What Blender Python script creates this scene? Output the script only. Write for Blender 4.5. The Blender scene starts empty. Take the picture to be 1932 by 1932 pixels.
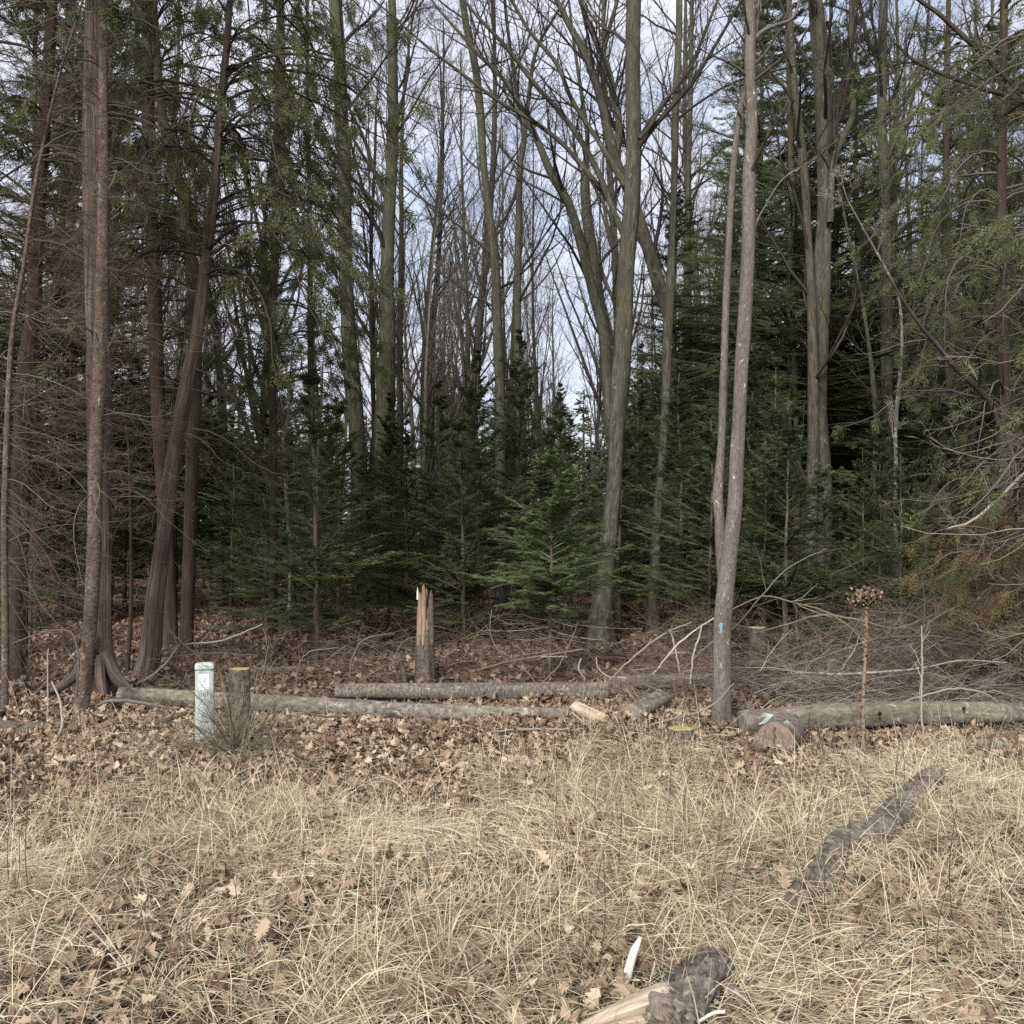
import bpy, math
import numpy as np
from math import radians, sin, cos, pi

rng = np.random.default_rng(7)
scene = bpy.context.scene
COL = scene.collection
FPX = 1932.0
CAMH = 1.5
PITCH = radians(1.008)

# ------------------------------------------------------------------ camera maths
def at(x, y, d):
    u = (x - 966) / FPX; v = (966 - y) / FPX
    dy = cos(PITCH) - v * sin(PITCH); dz = sin(PITCH) + v * cos(PITCH)
    s = d / dy
    return np.array([u * s, d, CAMH + dz * s])

def gz(x, y):
    x = np.asarray(x, float); y = np.asarray(y, float)
    z = .030 * np.sin(1.1 * x + .7 * y + .4) + .025 * np.sin(-.8 * x + 1.7 * y + 1.1) + .016 * np.sin(3.1 * x + 2.3 * y) + .012 * np.sin(4.7 * x - 3.9 * y + 2.)
    z = z + (.014 * np.sin(6.1 * x + 2.2 * y) * np.sin(5.3 * y - 1.7 * x) + .010 * np.sin(8.3 * x - 4.1 * y + 1.) * np.sin(7.7 * y)) * np.clip((12 - y) / 3, 0, 1) * np.clip((y + 5) / 3, 0, 1)
    far = np.clip((y - 14) / 30, 0, 1)
    return z * (1 + 2 * far)

def gp(x, y):
    d = CAMH * FPX / max(y - 1000, 8)
    for _ in range(6):
        p = at(x, y, d)
        d += (p[2] - float(gz(p[0], p[1]))) * FPX / max(y - 1000, 8) * .9
    p = at(x, y, d); p[2] = float(gz(p[0], p[1]))
    return p

# ------------------------------------------------------------------ mesh collector
class G:
    def __init__(s):
        s.V = []; s.Q = []; s.T = []; s.A = []; s.B = []; s.n = 0
    def add(s, v, quads=None, tris=None, a=None, bk=None):
        v = np.asarray(v, float).reshape(-1, 3)
        n = len(v)
        s.V.append(v)
        if quads is not None and len(quads): s.Q.append(np.asarray(quads).reshape(-1, 4) + s.n)
        if tris is not None and len(tris): s.T.append(np.asarray(tris).reshape(-1, 3) + s.n)
        s.A.append(np.zeros(n) if a is None else np.broadcast_to(np.asarray(a, float), (n,)) if np.ndim(a) == 0 else np.asarray(a, float).reshape(-1))
        s.B.append(v if bk is None else np.asarray(bk, float).reshape(-1, 3))
        s.n += n
    def mesh(s, name, base=None, smooth=True):
        V = np.concatenate(s.V)
        if base is not None: V = V - np.asarray(base)
        Q = np.concatenate(s.Q) if s.Q else np.zeros((0, 4), int)
        T = np.concatenate(s.T) if s.T else np.zeros((0, 3), int)
        m = bpy.data.meshes.new(name)
        m.vertices.add(len(V)); m.vertices.foreach_set('co', V.astype(np.float32).ravel())
        loops = np.concatenate([Q.ravel(), T.ravel()]).astype(np.int32)
        m.loops.add(len(loops)); m.loops.foreach_set('vertex_index', loops)
        nq, nt = len(Q), len(T)
        m.polygons.add(nq + nt)
        st = np.concatenate([np.arange(nq) * 4, nq * 4 + np.arange(nt) * 3]).astype(np.int32)
        m.polygons.foreach_set('loop_start', st)
        m.polygons.foreach_set('loop_total', np.concatenate([np.full(nq, 4), np.full(nt, 3)]).astype(np.int32))
        m.polygons.foreach_set('use_smooth', np.full(nq + nt, smooth))
        at_ = m.attributes.new('v', 'FLOAT', 'POINT'); at_.data.foreach_set('value', np.concatenate(s.A).astype(np.float32))
        bt = m.attributes.new('bk', 'FLOAT_VECTOR', 'POINT'); bt.data.foreach_set('vector', np.concatenate(s.B).astype(np.float32).ravel())
        m.update()
        return m

def nrm(a):
    return a / np.maximum(np.linalg.norm(a, axis=-1, keepdims=True), 1e-9)

def frames(P):
    T = np.empty_like(P)
    T[:, 1:-1] = P[:, 2:] - P[:, :-2]; T[:, 0] = P[:, 1] - P[:, 0]; T[:, -1] = P[:, -1] - P[:, -2]
    T = nrm(T)
    D = nrm(P[:, -1] - P[:, 0])
    ref = np.where(np.abs(D[:, 2:3]) > .75, np.array([[1., .13, 0]]), np.array([[0, 0.1, 1.]]))
    U = nrm(np.cross(T, ref[:, None, :])); W = np.cross(T, U)
    return T, U, W

def tubes(g, P, R, sides=3, a=None, disp=None, cap=False):
    """P (N,K,3) polylines, R (N,K) radii -> closed-section tubes"""
    P = np.asarray(P, float); R = np.asarray(R, float)
    if P.ndim == 2: P = P[None]; R = R[None]
    N, K = R.shape
    if N == 0: return
    T, U, W = frames(P)
    th = np.arange(sides) * 2 * pi / sides
    seg = np.linalg.norm(np.diff(P, axis=1), axis=2)
    S = np.concatenate([np.zeros((N, 1)), np.cumsum(seg, 1)], 1)
    rr = R[:, :, None] * np.ones(sides)
    if disp is not None: rr = rr * disp(S[:, :, None], th[None, None, :], P)
    c, s_ = np.cos(th), np.sin(th)
    V = P[:, :, None, :] + rr[..., None] * (U[:, :, None, :] * c[None, None, :, None] + W[:, :, None, :] * s_[None, None, :, None])
    off = np.arange(N)[:, None, None] * .37
    BK = np.stack([R[:, :1, None] * c + off, R[:, :1, None] * s_ + 0 * off, 0 * off + np.zeros((1, 1, sides))], -1)
    BK = np.broadcast_to(BK, (N, K, sides, 3)).copy(); BK[..., 2] = S[:, :, None]
    i = np.arange(K - 1)[:, None]; j = np.arange(sides)[None, :]
    q = np.stack([i * sides + j, i * sides + (j + 1) % sides, (i + 1) * sides + (j + 1) % sides, (i + 1) * sides + j], -1).reshape(-1, 4)
    Q = (q[None] + (np.arange(N) * K * sides)[:, None, None]).reshape(-1, 4)
    if a is None: av = np.zeros(N)
    else: av = np.broadcast_to(np.asarray(a, float), (N,))
    g.add(V, quads=Q, a=np.repeat(av, K * sides), bk=BK)
    if cap:
        for n in range(N):
            for k in (0, K - 1):
                ring = V[n, k]; cen = ring.mean(0)
                vv = np.concatenate([ring, cen[None]])
                t = np.stack([np.arange(sides), (np.arange(sides) + 1) % sides, np.full(sides, sides)], -1)
                g.add(vv, tris=t, a=float(av[n]), bk=np.zeros((sides + 1, 3)))

def grow(rng, P, R, n, t0, t1, ang, lenf, K=6, up=.3, wig=.25, rf=.55, tip=.25, minlen=0., flat=False, taper=.5, absl=None):
    """children polylines of parent polylines"""
    N, KP = R.shape
    L = np.linalg.norm(np.diff(P, axis=1), axis=2).sum(1)
    par = np.repeat(np.arange(N), n)
    M = len(par)
    t = rng.uniform(t0, t1, M)
    f = t * (KP - 1); i = np.minimum(f.astype(int), KP - 2); w = (f - i)[:, None]
    s = P[par, i] * (1 - w) + P[par, i + 1] * w
    tan = nrm(P[par, i + 1] - P[par, i])
    r0 = (R[par, i] * (1 - w[:, 0]) + R[par, i + 1] * w[:, 0]) * rf * rng.uniform(.7, 1.1, M)
    if flat:
        side = nrm(np.cross(tan, np.array([0, 0, 1.]))) * rng.choice([-1, 1], M)[:, None] + rng.normal(0, .12, (M, 3))
    else:
        side = rng.normal(0, 1, (M, 3)); side = side - (side * tan).sum(1, keepdims=True) * tan
    side = nrm(side)
    a = rng.uniform(ang[0], ang[1], M)[:, None]
    d = nrm(np.cos(a) * tan + np.sin(a) * side)
    base = L[par] if absl is None else absl
    ln = np.maximum(base * lenf * (1 - taper * (t - t0) / max(t1 - t0, 1e-6)) * rng.uniform(.55, 1.15, M), minlen)
    out = np.empty((M, K, 3)); out[:, 0] = s
    step = (ln / (K - 1))[:, None]
    for k in range(1, K):
        d = nrm(d + np.array([0, 0, up / K]) + rng.normal(0, wig / math.sqrt(K), (M, 3)))
        out[:, k] = out[:, k - 1] + d * step
    rad = r0[:, None] * np.linspace(1, tip, K)[None]
    return out, rad

def resample(pts, K, noise=0., seed=0):
    """Catmull-Rom through rows of pts (any columns)"""
    p = np.asarray(pts, float)
    if len(p) == 2:
        return p[0] + (p[1] - p[0]) * np.linspace(0, 1, K)[:, None]
    e = np.concatenate([[2 * p[0] - p[1]], p, [2 * p[-1] - p[-2]]])
    seg = np.linalg.norm(np.diff(p[:, :3], axis=0), axis=1); c = np.concatenate([[0], np.cumsum(seg)]); c /= c[-1]
    tt = np.linspace(0, 1, K); i = np.clip(np.searchsorted(c, tt, 'right') - 1, 0, len(p) - 2)
    u = ((tt - c[i]) / (c[i + 1] - c[i]))[:, None]
    a, b, cc, d = e[i], e[i + 1], e[i + 2], e[i + 3]
    return .5 * (2 * b + (cc - a) * u + (2 * a - 5 * b + 4 * cc - d) * u ** 2 + (3 * b - a - 3 * cc + d) * u ** 3)

def trace(spec, d, K=40, below=.25, drift=0.):
    """pixel spec [(x, y, w)], first = base.  returns P (K,3), R (K)"""
    rows = []
    n = len(spec)
    for k, s in enumerate(spec):
        dd = (s[3] if len(s) > 3 else d) + drift * k / n
        p = at(s[0], s[1], dd); rows.append([*p, s[2] * dd / FPX / 2])
    b = rows[0]
    if below:
        g0 = float(gz(b[0], b[1]))
        rows = [[b[0], b[1], g0 - below, b[3]]] + rows if b[2] > g0 - below + .1 else rows
    r = resample(rows, K)
    return r[:, :3], np.maximum(r[:, 3], .003)

def extend(P, R, length, K=14, up=.3, tip=.15):
    """carry a polyline on beyond its end"""
    d = nrm(P[-1] - P[-4]); p = P[-1]; pts = []; rs = []
    for k in range(1, K + 1):
        d = nrm(d + np.array([0, 0, up / K]) + rng.normal(0, .035, 3)); p = p + d * length / K
        pts.append(p); rs.append(R[-1] * (1 + (tip - 1) * k / K))
    return np.concatenate([P, pts]), np.concatenate([R, rs])

def needles(g, rng, P, m, ln, wd, spread=.9, fwd=.5, lift=.15, both=True, a=None, plane='flat'):
    """slim leaf blades in pairs along polylines"""
    N, K = P.shape[:2]
    if N == 0: return
    T, U, W = frames(P)
    t = (np.arange(m) + .5) / m
    f = t * (K - 1); i = np.minimum(f.astype(int), K - 2); w = (f - i)[None, :, None]
    c = P[:, i] * (1 - w) + P[:, i + 1] * w
    tan = T[:, i]
    if plane == 'flat':
        side = nrm(np.cross(tan, np.array([0, 0, 1.])) + rng.normal(0, .15, (N, 1, 3)))
    else:
        rs = rng.normal(0, 1, (N, 1, 3)); side = nrm(rs - (rs * tan).sum(-1, keepdims=True) * tan)
    sg = np.array([1, -1.]) if both else np.array([1.])
    sg = sg[None, None, :, None]
    jit = rng.normal(0, .22, (N, m, sg.shape[2], 3)); jit[..., 2] += lift
    d = nrm(tan[:, :, None] * fwd + side[:, :, None] * sg * spread + jit)
    L = ln * rng.uniform(.7, 1.2, (N, m, sg.shape[2], 1)) * (1.15 - .5 * t)[None, :, None, None]
    c = c[:, :, None]
    pw = tan[:, :, None] * wd * .5
    mid = c + d * L * .5
    v0 = c; v1 = mid + pw; v2 = c + d * L; v3 = mid - pw
    V = np.stack([v0 + 0 * v2, v1, v2, v3], -2)
    n = V.shape[0] * V.shape[1] * V.shape[2]
    Q = np.arange(n * 4).reshape(n, 4)
    av = rng.uniform(0, 1, N) if a is None else a
    av = np.clip(np.repeat(av, V.shape[1] * V.shape[2] * 4) + rng.normal(0, .06, n * 4), 0, 1)
    g.add(V, quads=Q, a=av)

# ------------------------------------------------------------------ objects
def prop(o, label=None, cat=None, group=None, kind=None):
    if label: o['label'] = label
    if cat: o['category'] = cat
    if group: o['group'] = group
    if kind: o['kind'] = kind
    return o

def thing(name, loc, label, cat, group=None):
    o = bpy.data.objects.new(name, None); o.empty_display_size = .1
    o.location = loc; COL.objects.link(o)
    return prop(o, label, cat, group)

def part(name, g, mat, parent, smooth=True, base=None, label=None):
    b = np.array(parent.location) if base is None else base
    m = g.mesh(name, b, smooth); m.materials.append(mat)
    o = bpy.data.objects.new(name, m); o.parent = parent; COL.objects.link(o)
    if label: o['label'] = label
    return o

def solo(name, g, mat, loc, label=None, cat=None, group=None, kind=None, smooth=True):
    m = g.mesh(name, loc, smooth); m.materials.append(mat)
    o = bpy.data.objects.new(name, m); o.location = loc; COL.objects.link(o)
    return prop(o, label, cat, group, kind)

def dup(root, loc, rz=0, sc=1., label=None, group=None, tilt=(0, 0)):
    r = root.copy(); COL.objects.link(r); r.location = loc
    r.rotation_euler = (tilt[0], tilt[1], rz); r.scale = (sc, sc, sc) if np.ndim(sc) == 0 else sc
    if label: r['label'] = label
    if group: r['group'] = group
    for ch in root.children:
        c = ch.copy(); COL.objects.link(c); c.parent = r
    return r

# ------------------------------------------------------------------ materials
class NT:
    def __init__(s, name, rough=.9, spec=.15):
        s.m = bpy.data.materials.new(name); s.m.use_nodes = True
        s.t = s.m.node_tree; s.n = s.t.nodes; s.l = s.t.links
        s.b = s.n['Principled BSDF']; s.b.inputs['Roughness'].default_value = rough
        s.b.inputs['Specular IOR Level'].default_value = spec
    def lk(s, a, b): s.l.new(a, b)
    def attr(s, nm='bk'):
        a = s.n.new('ShaderNodeAttribute'); a.attribute_name = nm; return a
    def mapping(s, vec, sc, loc=(0, 0, 0)):
        mp = s.n.new('ShaderNodeMapping'); mp.inputs['Scale'].default_value = sc; mp.inputs['Location'].default_value = loc
        s.lk(vec, mp.inputs['Vector']); return mp.outputs[0]
    def noise(s, vec, scale=1., det=4., rough=.6, dist=0.):
        n = s.n.new('ShaderNodeTexNoise'); n.inputs['Scale'].default_value = scale; n.inputs['Detail'].default_value = det
        n.inputs['Roughness'].default_value = rough; n.inputs['Distortion'].default_value = dist
        s.lk(vec, n.inputs['Vector']); return n.outputs['Fac']
    def vor(s, vec, scale=1., feat='F1'):
        n = s.n.new('ShaderNodeTexVoronoi'); n.feature = feat; n.inputs['Scale'].default_value = scale
        s.lk(vec, n.inputs['Vector']); return n
    def ramp(s, fac, stops):
        r = s.n.new('ShaderNodeValToRGB'); e = r.color_ramp.elements
        while len(e) > 1: e.remove(e[-1])
        e[0].position = stops[0][0]; e[0].color = (*stops[0][1], 1)
        for p, c in stops[1:]:
            q = e.new(p); q.color = (*c, 1)
        s.lk(fac, r.inputs[0]); return r.outputs[0]
    def mix(s, fac, a, b, mode='MIX'):
        m = s.n.new('ShaderNodeMix'); m.data_type = 'RGBA'; m.blend_type = mode
        if isinstance(fac, float): m.inputs[0].default_value = fac
        else: s.lk(fac, m.inputs[0])
        for k, x in ((6, a), (7, b)):
            if isinstance(x, tuple): m.inputs[k].default_value = (*x, 1)
            else: s.lk(x, m.inputs[k])
        return m.outputs[2]
    def math(s, op, a, b):
        m = s.n.new('ShaderNodeMath'); m.operation = op
        for k, x in ((0, a), (1, b)):
            if isinstance(x, (int, float)): m.inputs[k].default_value = x
            else: s.lk(x, m.inputs[k])
        return m.outputs[0]
    def bump(s, h, dist, strength=1.):
        b = s.n.new('ShaderNodeBump'); b.inputs['Distance'].default_value = dist; b.inputs['Strength'].default_value = strength
        s.lk(h, b.inputs['Height']); s.lk(b.outputs[0], s.b.inputs['Normal'])
    def col(s, c):
        if isinstance(c, tuple): s.b.inputs['Base Color'].default_value = (*c, 1)
        else: s.lk(c, s.b.inputs['Base Color'])
        return s.m

W01 = [(0, (0, 0, 0)), (1, (1, 1, 1))]
def bark(name, dark, mid, pale, lich=None, lo=.55, hi=.68, green=None, fx=26, fz=6, bd=.006, plates=False, gr=(.5, .7)):
    t = NT(name); a = t.attr().outputs['Vector']
    v = t.mapping(a, (fx, fx, fz))
    n1 = t.noise(v, 1., 6, .68, .4)
    c = t.ramp(n1, [(.30, dark), (.5, mid), (.74, pale)])
    v2 = t.mapping(a, (6, 6, 2.2)); n2 = t.noise(v2, 1., 4, .6)
    c = t.mix(t.ramp(n2, [(.38, (.0, .0, .0)), (.62, (.45, .45, .45))]), c, dark)
    if green:
        v3 = t.mapping(a, (4, 4, .7), (3, 1, 0)); n3 = t.noise(v3, 1., 3)
        c = t.mix(t.ramp(n3, [(gr[0], (0, 0, 0)), (gr[1], (.75, .75, .75))]), c, green)
    if lich:
        v4 = t.mapping(a, (15, 15, 11), (1, 7, 3)); n4 = t.noise(v4, 1., 5, .72, .6)
        c = t.mix(t.ramp(n4, [(lo, (0, 0, 0)), (hi, (.9, .9, .9))]), c, lich)
    h = n1
    if plates:
        vv = t.vor(t.mapping(a, (22, 22, 12)), 1., 'F1'); h = t.math('ADD', t.math('MULTIPLY', vv.outputs['Distance'], .8), n1)
        c = t.mix(t.ramp(vv.outputs['Distance'], [(.5, (0, 0, 0)), (.85, (.6, .6, .6))]), c, dark)
    t.bump(h, bd)
    return t.col(c)

M = {}
M['grey'] = bark('bark_grey', (.022, .021, .015), (.075, .070, .053), (.145, .137, .108), (.24, .245, .20), lo=.6, hi=.7, green=(.062, .068, .034))
M['greypale'] = bark('bark_grey_pale', (.05, .046, .036), (.12, .112, .092), (.21, .20, .17), (.38, .37, .33), .52, .64, green=(.12, .125, .07), gr=(.58, .8))
M['beech'] = bark('bark_smooth_spotted', (.055, .05, .042), (.148, .132, .112), (.245, .222, .19), (.56, .52, .46), .63, .68, fx=60, fz=30, bd=.004, green=(.13, .125, .075), gr=(.58, .8))
M['cedar'] = bark('bark_cedar', (.026, .020, .016), (.105, .083, .067), (.25, .205, .17), None, fx=55, fz=2.2, bd=.018)
M['cedardark'] = bark('bark_cedar_dark', (.02, .015, .012), (.06, .046, .035), (.115, .09, .07), None, fx=60, fz=3, bd=.01, green=(.04, .042, .02))
M['hemlock'] = bark('bark_scaly', (.035, .026, .02), (.12, .094, .074), (.22, .185, .15), (.32, .30, .25), .6, .70, fx=26, fz=42, bd=.012, green=(.13, .12, .06), gr=(.6, .85))
M['dark'] = bark('bark_dark', (.02, .016, .012), (.055, .045, .034), (.10, .085, .065), None, green=(.05, .05, .028))  # dark brown bark with greenish patches
M['firbark'] = bark('bark_fir', (.04, .032, .024), (.105, .085, .062), (.19, .165, .125), (.24, .235, .17), .6, .72)
M['loglite'] = bark('bark_log_grey', (.045, .037, .029), (.19, .163, .134), (.37, .33, .28), (.42, .43, .37), .58, .68, fx=30, fz=20, bd=.014, green=(.15, .14, .08), gr=(.5, .75))
M['logdark'] = bark('bark_log_rough', (.035, .028, .022), (.16, .135, .11), (.36, .32, .27), (.50, .47, .40), .60, .72, fx=30, fz=60, bd=.01)
M['furrow'] = bark('bark_furrowed', (.035, .027, .02), (.19, .16, .125), (.40, .355, .29), (.40, .41, .31), .56, .70, fx=42, fz=30, bd=.02, plates=True)

def woodmat(name, a, b, c, fx=60, fz=4):
    t = NT(name, .8); v = t.mapping(t.attr().outputs['Vector'], (fx, fx, fz)); n = t.noise(v, 1., 5, .6, .3)
    t.bump(n, .003); return t.col(t.ramp(n, [(.3, a), (.5, b), (.72, c)]))
M['wood'] = woodmat('weathered_wood', (.16, .12, .085), (.42, .34, .25), (.66, .57, .45))
M['woodred'] = woodmat('broken_wood', (.035, .02, .014), (.22, .14, .095), (.46, .36, .27), 110, 3)
M['woodwhite'] = woodmat('bleached_wood', (.42, .38, .33), (.66, .61, .54), (.8, .76, .7))
def cutmat(name, a, b, c):
    t = NT(name, .85); tc = t.n.new('ShaderNodeTexCoord'); o = tc.outputs['Object']
    n = t.noise(o, 26., 5, .7, 1.2); n2 = t.noise(t.mapping(o, (160, 160, 18)), 1., 3)
    t.bump(n2, .003); return t.col(t.mix(.45, t.ramp(n, [(.3, a), (.52, b), (.7, c)]), t.ramp(n2, [(.3, a), (.7, c)])))
M['cutgrey'] = cutmat('cut_end_grey', (.07, .055, .042), (.20, .165, .13), (.33, .29, .24))
M['cutbrown'] = cutmat('cut_face_brown', (.05, .035, .026), (.19, .135, .10), (.30, .25, .20))
M['cuttan'] = cutmat('cut_end_tan', (.25, .18, .10), (.45, .35, .22), (.6, .5, .33))
M['cutyellow'] = cutmat('cut_top_lichen', (.13, .12, .045), (.32, .29, .12), (.45, .41, .2))

def leafy(name, stops, sss=0., rough=.75):
    t = NT(name, rough, .12)
    v = t.attr('v').outputs['Fac']; oi = t.n.new('ShaderNodeObjectInfo').outputs['Random']
    f = t.math('ADD', t.math('MULTIPLY', v, .75), t.math('MULTIPLY', oi, .25))
    c = t.ramp(f, stops); t.col(c)
    if sss:
        tr = t.n.new('ShaderNodeBsdfTranslucent'); t.lk(c, tr.inputs[0]); mx = t.n.new('ShaderNodeMixShader'); mx.inputs[0].default_value = sss
        t.lk(t.b.outputs[0], mx.inputs[1]); t.lk(tr.outputs[0], mx.inputs[2]); t.lk(mx.outputs[0], t.n['Material Output'].inputs[0])
    return t.m
M['fir'] = leafy('fir_needles', [(0, (.07, .088, .042)), (.45, (.12, .145, .066)), (.8, (.165, .188, .09)), (1, (.21, .225, .12))], .35)
M['firbright'] = leafy('young_fir_needles', [(0, (.09, .12, .05)), (.5, (.15, .19, .08)), (1, (.22, .26, .12))], .3)
M['cedarleaf'] = leafy('cedar_foliage', [(0, (.04, .047, .022)), (.5, (.075, .083, .038)), (1, (.12, .125, .055))], .25)
M['cedarlit'] = leafy('cedar_foliage_green', [(0, (.06, .07, .032)), (.5, (.11, .125, .055)), (1, (.17, .18, .085))], .3)  # brighter copy of the cedar foliage, lit look painted into its colour
M['deadcedar'] = leafy('dead_cedar_foliage', [(0, (.07, .05, .024)), (.5, (.15, .112, .05)), (1, (.25, .20, .095))], .15)
M['straw'] = leafy('dry_straw', [(0, (.09, .065, .042)), (.25, (.29, .23, .148)), (.6, (.62, .53, .365)), (1, (.86, .80, .66))], .2)
M['oakleaf'] = leafy('dead_leaves', [(0, (.05, .031, .022)), (.25, (.145, .092, .062)), (.5, (.28, .20, .138)), (.75, (.42, .33, .235)), (1, (.66, .56, .43))], .1, .6)
M['floorleaf'] = leafy('forest_floor_leaves', [(0, (.05, .03, .02)), (.4, (.14, .085, .058)), (.75, (.27, .19, .135)), (1, (.44, .34, .26))], .1, .6)
M['twigdark'] = leafy('twigs_dark', [(0, (.028, .024, .02)), (1, (.085, .074, .06))])
M['twiggrey'] = leafy('twigs_grey', [(0, (.06, .052, .042)), (1, (.17, .15, .125))])
M['twigpale'] = leafy('twigs_pale', [(0, (.12, .10, .078)), (.5, (.25, .22, .175)), (1, (.45, .41, .34))])
M['twigbrown'] = leafy('twigs_reddish', [(0, (.045, .03, .023)), (.5, (.11, .078, .062)), (1, (.23, .175, .14))])
M['twiggreen'] = leafy('twigs_olive', [(0, (.06, .052, .033)), (.5, (.18, .165, .105)), (1, (.38, .35, .24))])
M['brush'] = leafy('brush_twigs', [(0, (.045, .032, .023)), (.5, (.12, .09, .066)), (.85, (.21, .17, .13)), (1, (.36, .31, .25))])
M['mullein'] = leafy('dry_seed_stalk', [(0, (.05, .033, .02)), (.5, (.17, .12, .08)), (.9, (.36, .29, .21)), (1, (.55, .48, .37))])

def paint(name, c, rough=.45, n=.06):
    t = NT(name, rough, .4); tc = t.n.new('ShaderNodeTexCoord').outputs['Object']
    d = tuple(x * (1 - n * 6) for x in c)
    f = t.noise(t.mapping(tc, (30, 30, 6)), 1., 5, .65)
    return t.col(t.ramp(f, [(.3, d), (.55, c), (1, c)]))
M['post'] = paint('pale_green_plastic', (.36, .42, .40))
M['postcap'] = paint('pale_green_cap', (.43, .50, .44))
M['white'] = paint('white_label', (.68, .71, .71), .4, .03)
M['seam'] = paint('dark_seam', (.10, .14, .13))
M['labelgrey'] = paint('grey_print', (.24, .22, .25))
t_ = NT('blue_paint_on_bark'); n_ = t_.noise(t_.mapping(t_.attr().outputs['Vector'], (70, 70, 50)), 1., 4, .7)
M['blue'] = t_.col(t_.ramp(n_, [(.40, (.13, .12, .10)), (.52, (.14, .30, .36)), (.62, (.25, .50, .58))]))
M['palegreen'] = paint('pale_green_paint', (.30, .36, .29), .7, .08)
M['palebl'] = paint('pale_blue_paint', (.45, .52, .62), .7, .08)

# ground
t = NT('leaf_litter_soil', .95, .05)
pc = t.n.new('ShaderNodeNewGeometry').outputs['Position']
v1 = t.vor(t.mapping(pc, (16, 24, 10)), 1.)
c1 = t.ramp(t.noise(pc, 22., 6, .75, .5), [(.3, (.028, .018, .012)), (.48, (.085, .055, .036)), (.62, (.16, .11, .075)), (.78, (.25, .19, .13))])
sepc = t.n.new('ShaderNodeSeparateColor'); t.lk(v1.outputs['Color'], sepc.inputs[0])
c1 = t.mix(.45, c1, t.ramp(sepc.outputs[0], [(0, (.04, .026, .018)), (.5, (.12, .08, .055)), (1, (.24, .175, .12))]))
t.bump(t.noise(pc, 30., 6, .7), .03)
M['ground'] = t.col(c1)

# ------------------------------------------------------------------ ground
def axis(lo, hi, c, fine, n):
    s = np.linspace(-1, 1, n); f = np.sinh(s * 5) / np.sinh(5)
    out = np.where(f < 0, c + f * (c - lo), c + f * (hi - c))
    return out
gx = axis(-320, 320, 0, .1, 321); gy = axis(-120, 420, 6, .1, 321)
X, Y = np.meshgrid(gx, gy); Z = gz(X, Y)
g = G(); nx, ny = len(gx), len(gy)
i = np.arange(ny - 1)[:, None]; j = np.arange(nx - 1)[None]
g.add(np.stack([X, Y, Z], -1), quads=np.stack([i * nx + j, i * nx + j + 1, (i + 1) * nx + j + 1, (i + 1) * nx + j], -1))
solo('ground', g, M['ground'], (0, 0, 0), kind='structure')

# ------------------------------------------------------------------ leaves
def leaf_shapes():
    out = []
    # oak: lobed outline around a midrib
    for lob in (4, 3, 5):
        ys = []; side = []
        n = lob * 2 + 1
        for k in range(n + 1):
            y = -1 + 2 * k / n
            env = .72 * math.sin(pi * (k + .6) / (n + 1.2)) ** .8
            w = env * (1.1 if k % 2 else .5)
            side.append((w, y + (.12 if k % 2 else 0)))
        pts = [(0, -1.15)] + side + [(0, 1.12)] + [(-x, y) for x, y in side[::-1]]
        out.append(np.array(pts))
    # maple-like
    pts = []
    for k in range(20):
        a = -pi / 2 + 2 * pi * k / 20; r = (.95 if k % 4 == 2 else (.42 if k % 4 == 0 else .62))
        pts.append((r * cos(a), r * sin(a)))
    out.append(np.array(pts))
    return out
SH = leaf_shapes()

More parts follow.
